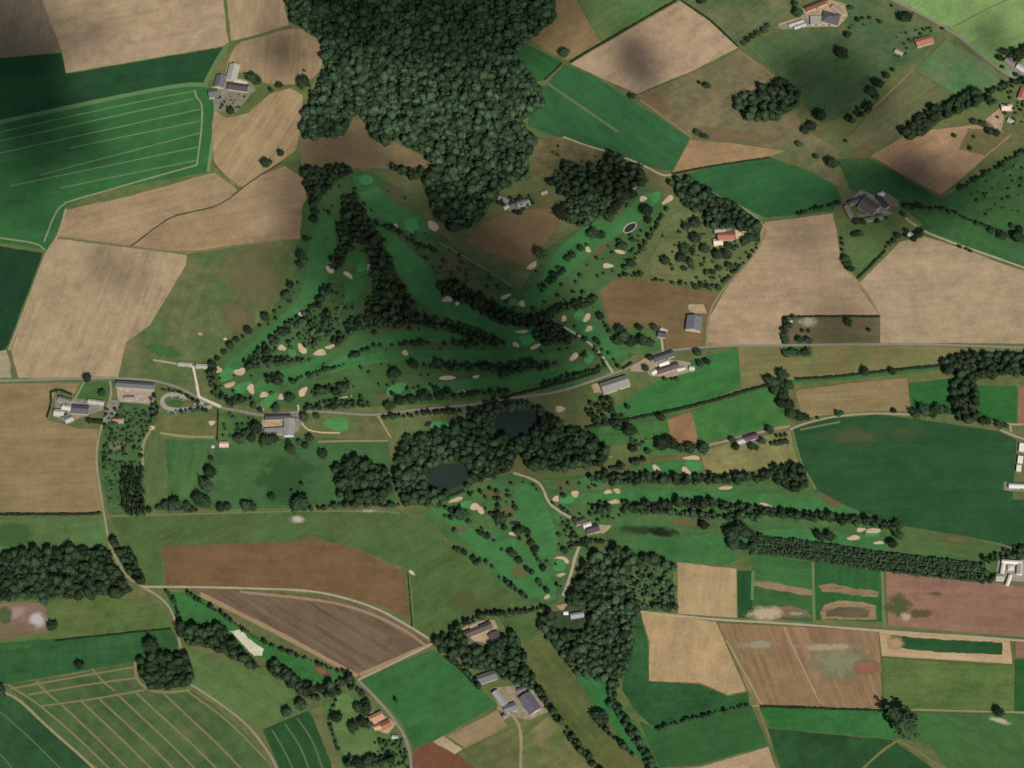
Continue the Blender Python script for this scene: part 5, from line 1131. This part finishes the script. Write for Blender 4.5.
def building(name, px, py, Lp, Wp, ang, roofc, label, cat, wallc=(196, 184, 160), h=5.0, pitch=.45, style='gable', chimney=False, windows=True, group=None):
    zr = h + 1
    ca, sa = math.cos(R(ang)), math.sin(R(ang))
    a = G(px - ca * Lp / 2, py + sa * Lp / 2, zr); b = G(px + ca * Lp / 2, py - sa * Lp / 2, zr)
    c = G(px + sa * Wp / 2, py + ca * Wp / 2, zr); d = G(px - sa * Wp / 2, py - ca * Wp / 2, zr)
    ax = (b - a); L = ax.length; ax.normalize()
    nr = Vector((-ax.y, ax.x, 0)); W = max(3.5, abs((d - c).dot(nr)))
    if L < W and style == 'gable' and False: pass
    mid = (a + b) / 2
    root = empty(name, (mid.x, mid.y, ground_z(mid)), math.atan2(ax.y, ax.x))
    tag(root, label, cat, group)
    x, y = L / 2, W / 2
    rh = 0.25 if style == 'flat' else W / 2 * pitch
    V, F = [], []
    wm = pm(wallc, 'wall_render', scale=.5)
    if style == 'gable':
        V = [(-x, -y, 0), (x, -y, 0), (x, y, 0), (-x, y, 0), (-x, -y, h), (x, -y, h), (x, y, h), (-x, y, h), (-x, 0, h + rh), (x, 0, h + rh)]
        F = [(0, 1, 5, 4), (2, 3, 7, 6), (1, 2, 6, 9, 5), (3, 0, 4, 8, 7)]
    else:
        box(V, F, -x, x, -y, y, 0, h)
    obj('wall', V, F, wm, root)
    V, F = [], []
    e, t = .5, .35
    if style == 'gable':
        zl = h - e * pitch
        for s in (-1, 1):
            b0 = len(V)
            V += [(-x - e, s * (y + e), zl), (x + e, s * (y + e), zl), (x + e, 0, h + rh), (-x - e, 0, h + rh)]
            V += [(p[0], p[1], p[2] + t) for p in V[b0:b0 + 4]]
            F += [tuple(b0 + i for i in f) for f in ((3, 2, 1, 0), (4, 5, 6, 7), (0, 1, 5, 4), (1, 2, 6, 5), (3, 0, 4, 7))]
    elif style == 'hip':
        k = min(x * .8, y)
        V = [(-x - e, -y - e, h), (x + e, -y - e, h), (x + e, y + e, h), (-x - e, y + e, h), (-x + k, 0, h + rh + t), (x - k, 0, h + rh + t)]
        V[0:4] = [(p[0], p[1], h + .02) for p in V[0:4]]
        F = [(3, 2, 1, 0), (0, 1, 5, 4), (1, 2, 5), (2, 3, 4, 5), (3, 0, 4)]
    else:
        box(V, F, -x - .3, x + .3, -y - .3, y + .3, h + .01, h + .3)
        box(V, F, -x - .3, x + .3, y + .02, y + .3, h + .31, h + .7)
        box(V, F, -x - .3, x + .3, -y - .3, -y - .02, h + .31, h + .7)
    ro = obj('roof', V, F, roof_mat(roofc), root)
    if chimney:
        V, F = [], []
        box(V, F, x * .55, x * .55 + .9, -.45, .45, h + rh - .2, h + rh + 1.6)
        obj('chimney', V, F, pm((140, 96, 76), 'brick'), ro)
    if windows:
        n = max(2, int(L / 6))
        for i in range(n):
            if i == n // 2: continue
            V, F = [], []
            xx = -x + (i + .5) * L / n
            box(V, F, xx - .6, xx + .6, -y - .06, -y + .05, 1.0, 2.3)
            obj('window', V, F, GLASS, root)
    V, F = [], []
    xx = -x + (max(2, int(L / 6)) // 2 + .5) * L / max(2, int(L / 6))
    dw, dh = (0.6, 2.1) if windows else (min(2.2, x * .5), min(3.6, h * .8))
    box(V, F, xx - dw, xx + dw, -y - .07, -y + .05, 0.02, dh)
    obj('door', V, F, DOORM, root)
    return root
GR, DK, PALE, RED, PURP = (112, 112, 112), (84, 78, 76), (186, 184, 172), (164, 112, 90), (92, 78, 82)
BLD = [
    ('barn', 233, 72, 16, 10, 76, (172, 172, 154), 'long pale roofed barn at the top of the north west farm', 'barn', {'h': 6, 'windows': False}),
    ('shed', 220, 81, 12, 9.5, 74, (104, 108, 104), 'dark grey square shed between the pale barn and the green field', 'shed', {'h': 6, 'windows': False}),
    ('shed', 213, 93, 9, 8, 8, (100, 110, 102), 'small grey shed at the left corner of the north west farm', 'shed', {'h': 4.5, 'windows': False}),
    ('farmhouse', 238, 86.5, 20, 7, -8, (84, 74, 76), 'dark roofed farmhouse in the middle of the north west farm', 'house', {'chimney': True}),
    ('shed', 241, 81, 13, 5, -14, (182, 180, 160), 'narrow pale roofed shed above the dark farmhouse', 'shed', {'h': 4, 'windows': False}),
    ('barn', 816, 5, 22, 5, 22, (112, 80, 62), 'long brown roofed barn along the top of the northern farm', 'barn', {'windows': False}),
    ('barn', 831, 18, 17, 11, -14, (92, 92, 98), 'wide dark grey hipped barn of the northern farm', 'barn', {'style': 'hip', 'h': 6, 'windows': False}),
    ('shed', 816, 20, 11, 8, 0, (156, 162, 150), 'flat pale green grey shed in the middle of the northern farm', 'shed', {'style': 'flat', 'windows': False}),
    ('shed', 838, 10, 14, 4, -38, (164, 146, 128), 'slanting tan roofed wing right of the hipped barn', 'shed', {'h': 4, 'windows': False}),
    ('greenhouse', 796, 23, 15, 3, 18, (176, 180, 168), 'upper pale glasshouse tunnel left of the northern farm', 'greenhouse', {'h': 3, 'windows': False}),
    ('greenhouse', 800, 26, 12, 2.6, 18, (186, 188, 176), 'lower pale glasshouse tunnel left of the northern farm', 'greenhouse', {'h': 3, 'windows': False}),
    ('house', 924, 41, 17, 8, 16, RED, 'red tiled house left of the road in the north east', 'house', {'chimney': True}),
    ('shed', 899, 52, 8, 3.5, -25, (170, 160, 146), 'small grey shed below left of the red tiled house', 'shed', {'h': 3.5}),
    ('house', 1010, 62, 10, 4, -35, (148, 144, 138), 'grey roofed house above the road near the right edge', 'house', {'chimney': True}),
    ('house', 1021, 68, 9, 5, -35, (206, 202, 192), 'white roofed house below the grey one at the right edge', 'house', {}),
    ('house', 1023, 93, 11, 7, 70, (182, 110, 88), 'red tiled house cut by the right edge below the road', 'house', {'chimney': True}),
    ('house', 1007, 107, 11, 6, 6, (224, 198, 178), 'pinkish white roofed house right of the north east belt', 'house', {}),
    ('shed', 1011, 120, 6, 4, -20, (168, 186, 166), 'pale green shed below the pinkish house', 'shed', {'h': 3.5}),
    ('barn', 869, 206, 18, 13, -32, (98, 92, 88), 'broad dark barn in the centre of the crossroads farm', 'barn', {'h': 6, 'windows': False}),
    ('barn', 858, 200, 20, 4, 22, (104, 98, 94), 'long narrow shed along the upper side of the crossroads farm', 'barn', {'windows': False}),
    ('barn', 883, 202, 14, 5, -48, (72, 66, 66), 'very dark slanting shed right of the broad crossroads barn', 'barn', {'windows': False}),
    ('barn', 873, 218, 20, 4, 12, (110, 106, 98), 'long low shed along the lower side of the crossroads farm', 'barn', {'h': 4, 'windows': False}),
    ('house', 849, 212, 14, 4, -64, (140, 134, 126), 'narrow grey building on the left side of the crossroads farm', 'house', {}),
    ('shed', 881, 194, 6, 4, 20, (200, 196, 184), 'small white roofed shed on top of the crossroads farm', 'shed', {'h': 4}),
    ('cottage', 912, 235.5, 8, 4, -30, (196, 198, 196), 'small white cottage by the pale lane and the tan field', 'house', {'chimney': True}),
    ('villa', 726, 236, 17, 7, 2, (166, 108, 88), 'red tiled villa in the tree filled garden', 'house', {'chimney': True}),
    ('house', 718, 242, 9, 6, 5, (226, 204, 178), 'cream roofed wing on the lower left of the red villa', 'house', {}),
    ('house', 720, 230, 11, 4, 8, (168, 158, 142), 'grey roofed wing above the red villa', 'house', {'h': 4}),
    ('farmhouse', 523, 203, 13, 6, 18, (146, 150, 142), 'grey farmhouse above the shaded brown field', 'house', {'chimney': True}),
    ('shed', 504, 199, 11, 5, -22, (140, 142, 136), 'grey shed left of the shaded farmhouse', 'shed', {'windows': False}),
    ('shed', 506, 207, 5, 3.5, 30, (190, 190, 182), 'small white shed under the trees below the shaded farmhouse', 'shed', {'h': 3.5}),
    ('shed', 629, 188, 14, 4, 22, (176, 160, 134), 'long tan roofed shed at the wood edge above the upper fairway', 'shed', {'h': 4, 'windows': False}),
    ('shed', 544, 192, 6, 3, 20, (178, 160, 138), 'small tan shed right of the shaded farm', 'shed', {'h': 3.5}),
    ('barn', 694, 323, 14, 15, 82, (112, 116, 118), 'big grey double pitched barn beside the track', 'barn', {'h': 7, 'pitch': .38, 'windows': False}),
    ('house', 662, 334, 8, 6, -8, (88, 82, 86), 'little dark roofed house with its own drive from the road', 'house', {'chimney': True}),
    ('shed', 664, 330, 7, 3.4, -20, (196, 188, 176), 'small pale shed just above the little dark roofed house', 'shed', {'h': 3}),
    ('barn', 664, 356, 20, 6, 18, (84, 84, 82), 'dark roofed barn nearest the road at the roadside farm', 'barn', {'windows': False}),
    ('shed', 664, 363.5, 10, 4, 18, (232, 228, 214), 'bright white roofed shed between two dark roadside barns', 'shed', {'h': 4, 'windows': False}),
    ('farmhouse', 668, 368, 22, 6, 18, (96, 82, 82), 'purplish roofed farmhouse on the lower side of the roadside farm', 'house', {'chimney': True}),
    ('shed', 681, 369, 8, 2.6, 16, (222, 212, 200), 'small white lean shed at the right end of the roadside farm', 'shed', {'h': 3}),
    ('shed', 692, 368, 5, 4, 0, (186, 200, 186), 'pale green shed standing right of the roadside farm', 'shed', {'h': 3}),
    ('shed', 654, 372, 5, 4, 30, (226, 216, 204), 'small white shed at the left end of the roadside farm', 'shed', {'h': 3}),
    ('barn', 615, 384, 28, 11, 18, (140, 136, 130), 'long grey barn just below the road left of the roadside farm', 'barn', {'h': 6, 'pitch': .5, 'windows': False}),
    ('farmhouse', 80, 409.5, 17, 8, -4, (92, 90, 98), 'dark slate roofed house in the centre of the left farm', 'house', {'chimney': True}),
    ('shed', 67, 407.5, 10, 5, -8, (202, 198, 188), 'white roofed shed left of the slate house', 'shed', {'windows': False}),
    ('shed', 59, 412.5, 10, 6, -4, (186, 182, 170), 'pale grey shed at the far left corner of the left farm', 'shed', {'windows': False}),
    ('shed', 69, 419.5, 8, 4, 24, (182, 178, 168), 'pale slanting shed at the bottom of the left farm', 'shed', {'h': 4}),
    ('shed', 65, 416, 5, 4, 20, (74, 92, 90), 'small dark teal roofed shed in the left farm', 'shed', {'h': 4}),
    ('barn', 65, 400, 14, 5, -14, (128, 124, 122), 'grey barn on the upper side of the left farm', 'barn', {'windows': False}),
    ('barn', 96, 402, 16, 4, -8, (178, 178, 164), 'long pale shed on the right of the left farm', 'barn', {'h': 4, 'windows': False}),
    ('stable', 135, 385, 38, 6, -4, (104, 104, 108), 'very long grey stable block along the main road', 'stable', {'h': 5}),
    ('shed', 129, 398, 10, 4, 0, (150, 140, 132), 'small grey shed in the stable yard', 'shed', {'h': 3.5}),
    ('cottage', 118, 420, 11, 4, 2, (176, 132, 116), 'pinkish roofed cottage in the trees right of the lane', 'house', {'chimney': True}),
    ('shed', 185, 364, 14, 3.4, -4, (168, 168, 156), 'left shelter of the driving range', 'shelter', {'h': 3.4, 'pitch': .25, 'windows': False}),
    ('shed', 202, 366, 12, 4, -4, (172, 172, 160), 'right shelter of the driving range', 'shelter', {'h': 3.4, 'pitch': .25, 'windows': False}),
    ('clubhouse', 278, 417, 25, 4.6, 2, (82, 80, 82), 'long dark roofed wing of the clubhouse beside the road', 'clubhouse', {}),
    ('clubhouse', 289, 427, 17, 10, 88, (150, 146, 142), 'grey roofed main hall of the clubhouse with white lower front', 'clubhouse', {'wallc': (236, 230, 222), 'h': 6, 'pitch': .3}),
    ('clubhouse', 274, 431, 19, 6, 3, (138, 134, 130), 'low flat wing left of the clubhouse hall', 'clubhouse', {'style': 'flat'}),
    ('shed', 224, 444, 9, 5, 0, (214, 180, 162), 'pinkish white shed alone on the meadow edge left of the clubhouse', 'shed', {'h': 4}),
    ('shed', 213, 446, 3, 3, 0, (190, 170, 158), 'tiny shed just left of the pinkish shed', 'shed', {'h': 2.6, 'windows': False}),
    ('barn', 581, 521, 12, 4.4, 22, (86, 78, 74), 'dark narrow barn at the end of the curved golf path', 'barn', {'windows': False}),
    ('shed', 587, 525, 8, 5, 20, (204, 200, 196), 'pale roofed shed in the middle of the golf path farm', 'shed', {'windows': False}),
    ('farmhouse', 592.5, 529, 13, 7, 16, (82, 72, 76), 'purplish dark farmhouse of the golf path farm', 'house', {'chimney': True}),
    ('house', 577, 615, 13, 4.6, 10, (156, 156, 166), 'grey roofed house hidden in the southern wood', 'house', {'chimney': True}),
    ('shed', 566, 613, 4.4, 3, 0, (232, 230, 226), 'tiny white shed beside the house in the southern wood', 'shed', {'h': 3}),
    ('barn', 478, 630, 29, 7, 22, (96, 86, 78), 'long dark brown barn of the southern courtyard farm', 'barn', {'h': 5.5}),
    ('farmhouse', 496, 639, 13, 11, -62, (90, 82, 80), 'dark farmhouse with white gable right of the southern courtyard', 'house', {'chimney': True, 'wallc': (226, 218, 206)}),
    ('shed', 470, 641, 7, 4, -60, (120, 108, 98), 'small brown shed left of the southern courtyard among trees', 'shed', {'h': 4}),
    ('shed', 473, 625, 8, 4, 24, (150, 140, 124), 'pale brown shed above the long southern barn', 'shed', {'h': 4}),
    ('shed', 521, 690, 8, 5, 18, (112, 108, 108), 'small grey shed above the big purplish barn', 'shed', {'h': 4}),
    ('shed', 505, 716, 6, 4, 30, (128, 126, 122), 'small grey shed below the striped roof barn', 'shed', {'h': 4}),
    ('house', 487, 677, 19, 9, 18, (114, 110, 112), 'grey roofed house between the two southern farms', 'house', {'chimney': True}),
    ('barn', 530, 703, 20, 13, -55, (100, 97, 106), 'big purplish grey barn at the bottom southern farm', 'barn', {'h': 7, 'windows': False}),
    ('barn', 500, 698, 17, 6.5, -52, (158, 158, 154), 'pale grey barn along the field at the bottom southern farm', 'barn', {'windows': False}),
    ('barn', 510, 708, 13, 8, 18, (120, 122, 128), 'grey striped roof barn between the two bottom farm barns', 'barn', {'windows': False}),
    ('house', 376, 717, 14, 7, 25, (188, 140, 110), 'orange tiled house with pale front beside the curving road', 'house', {'chimney': True}),
    ('house', 386, 725, 10, 8, 25, (160, 110, 88), 'darker orange roofed building beside the road below the first', 'house', {}),
    ('shed', 378, 727, 8, 4, 20, (206, 164, 120), 'small sandy roofed shed below the orange tiled house', 'shed', {'h': 3.5}),
    ('shed', 395, 737, 6, 3.4, -5, (178, 182, 172), 'small pale shed in the garden below the orange houses', 'shed', {'h': 3}),
    ('cottage', 751, 437, 14, 5, 16, (92, 76, 84), 'cottage with the purple roof on the meadow lane', 'house', {'chimney': True}),
    ('shed', 741, 441, 8, 4, 14, (186, 180, 180), 'pale roofed shed left of the purple roofed cottage', 'shed', {'h': 4}),
    ('greenhouse', 1022, 447, 8, 5, 84, (236, 232, 216), 'topmost white slab roofed hall at the right edge', 'shed', {'style': 'flat', 'h': 4, 'windows': False}),
    ('greenhouse', 1020.5, 459.5, 7, 5, 84, (236, 230, 214), 'middle white slab roofed hall at the right edge', 'shed', {'style': 'flat', 'h': 4, 'windows': False}),
    ('greenhouse', 1019, 468, 6, 4.6, 84, (230, 224, 208), 'lowest white slab roofed hall at the right edge', 'shed', {'style': 'flat', 'h': 4, 'windows': False}),
    ('shed', 1020, 486, 22, 4, -2, (216, 214, 206), 'long white roofed shed below the slab halls at the right edge', 'shed', {'h': 4.5, 'windows': False}),
    ('manor', 1012, 562, 20, 3.4, -3, (226, 220, 206), 'upper white wing of the walled courtyard house at the right', 'house', {'wallc': (232, 228, 220)}),
    ('manor', 1003, 568, 11, 3.4, 80, (222, 216, 204), 'left white wing of the walled courtyard house at the right', 'house', {'wallc': (232, 228, 220)}),
    ('manor', 1011, 567, 6, 5, 0, (198, 192, 184), 'small central pavilion of the walled courtyard house', 'house', {'wallc': (232, 228, 220), 'style': 'hip'}),
    ('manor', 1000, 577, 8, 6, -4, (170, 164, 156), 'grey lower left wing of the walled courtyard house', 'house', {'wallc': (232, 228, 220)}),
    ('manor', 1009, 580, 10, 3, 70, (226, 222, 212), 'white lower right wing of the walled courtyard house', 'house', {'wallc': (232, 228, 220)}),
    ('manor', 1020, 569, 10, 6, 86, (176, 168, 158), 'tan right wing of the walled courtyard house', 'house', {'wallc': (232, 228, 220)}),
    ('caravan', 790.6, 322, 3.2, 2.0, 10, (240, 240, 236), 'tiny white caravan under the trees left of the paddock', 'caravan', {'style': 'flat', 'h': 2.4, 'wallc': (235, 235, 230)}),
]
for name, x, y, L, W, a, rc, lb, cat, kw in BLD:
    building(name, x, y, L, W, a, rc, lb, cat, **kw)

# ---------------------------------------------------------------- parked cars
TYRE = pm((36, 36, 38), 'tyre_rubber')
def car_meshes():
    def prism(name, prof, hw, mat, top=None):
        top = top or hw
        n = len(prof)
        zmax = max(p[1] for p in prof)
        V = []
        for s in (-1, 1):
            for (x, z) in prof: V.append((x, s * (hw if z < zmax - .01 else top), z))
        F = [tuple(range(n - 1, -1, -1)), tuple(range(n, 2 * n))] + [(i, (i + 1) % n, n + (i + 1) % n, n + i) for i in range(n)]
        me = bpy.data.meshes.new(name); me.from_pydata(V, [], F)
        if mat: me.materials.append(mat)
        return me
    body = prism('body', [(-2.1, .3), (2.15, .3), (2.2, .65), (2.0, .8), (.95, .95), (-1.9, .95), (-2.15, .8)], .88, None)
    cabin = prism('cabin', [(-1.85, .951), (.9, .951), (.25, 1.45), (-1.35, 1.46)], .82, GLASS, .66)
    bm = bmesh.new(); bmesh.ops.create_cone(bm, cap_ends=True, segments=16, radius1=.33, radius2=.33, depth=.22)
    for v in bm.verts: v.co = Vector((v.co.x, v.co.z, v.co.y))
    wheel = bpy.data.meshes.new('wheel'); bm.to_mesh(wheel); bm.free(); wheel.materials.append(TYRE)
    V, F = [], []; box(V, F, -1.3, .2, -.64, .64, 1.462, 1.50)
    rf = bpy.data.meshes.new('roof_panel'); rf.from_pydata(V, [], F)
    return body, cabin, wheel, rf
CB, CC, CW, CR = car_meshes()
CARM = {n: new_mat('paint_' + n, .3, .5)[0] for n in ('white', 'silver', 'black', 'red', 'blue')}
for n, c in (('white', (.75, .75, .73)), ('silver', (.42, .43, .44)), ('black', (.03, .03, .035)), ('red', (.35, .04, .03)), ('blue', (.05, .09, .22))):
    CARM[n].node_tree.nodes['Principled BSDF'].inputs['Base Color'].default_value = (*c, 1)
_cb = {n: (CB.copy(), CR.copy()) for n in CARM}
for n, (b, r) in _cb.items(): b.materials.append(CARM[n]); r.materials.append(CARM[n])
def car(px, py, ang, colr, label, group):
    g = G(px, py)
    r = empty('parked_car', (g.x, g.y, ground_z(g)), R(ang))
    for nm, m, loc in [('body', _cb[colr][0], (0, 0, 0)), ('roof_panel', _cb[colr][1], (0, 0, 0)), ('cabin', CC, (0, 0, 0))] + [('wheel', CW, (sx * 1.35, sy * .8, .33)) for sx in (-1, 1) for sy in (-1, 1)]:
        o = bpy.data.objects.new(nm, m); COL.objects.link(o); o.parent = r; o.location = loc
    tag(r, label, 'car', group)
def cars(items, where, group):
    for i, (x, y, a, c) in enumerate(items):
        pos = 'leftmost' if i == 0 else ('rightmost' if i == len(items) - 1 else ORD[i + 1] + ' from the left')
        car(x, y, a, c, f'{c} car, {pos} {where}', group)
cars([(168, 413, 80, 'silver'), (172, 413.5, 84, 'black'), (176, 413, 82, 'white'), (179.5, 413, 86, 'silver'), (183, 412.5, 84, 'blue'), (190, 412, 86, 'silver'), (194, 412, 82, 'black'), (203, 411.5, 84, 'white')], 'on the lower side of the golf car park', 'cars in the golf car park')
cars([(172, 397, 84, 'white'), (178, 397.5, 70, 'black'), (184, 400, 66, 'silver'), (189, 402, 66, 'red'), (195, 404.5, 66, 'white')], 'inside the loop of the golf car park', 'cars inside the golf car park loop')
cars([(121, 390, 84, 'white'), (127, 391, 10, 'white'), (133, 400, 84, 'silver'), (137, 399, 50, 'white'), (139.5, 396.5, 8, 'white'), (142, 400, 60, 'silver'), (145, 401, 84, 'white'), (150, 397, 6, 'red'), (151, 401, 6, 'red')], 'in the long stable yard', 'cars in the stable yard')
cars([(293, 415, 84, 'silver'), (296, 418, 80, 'black'), (299, 416, 84, 'white')], 'in front of the clubhouse', 'cars in front of the clubhouse')
print('layers', ZG.max())
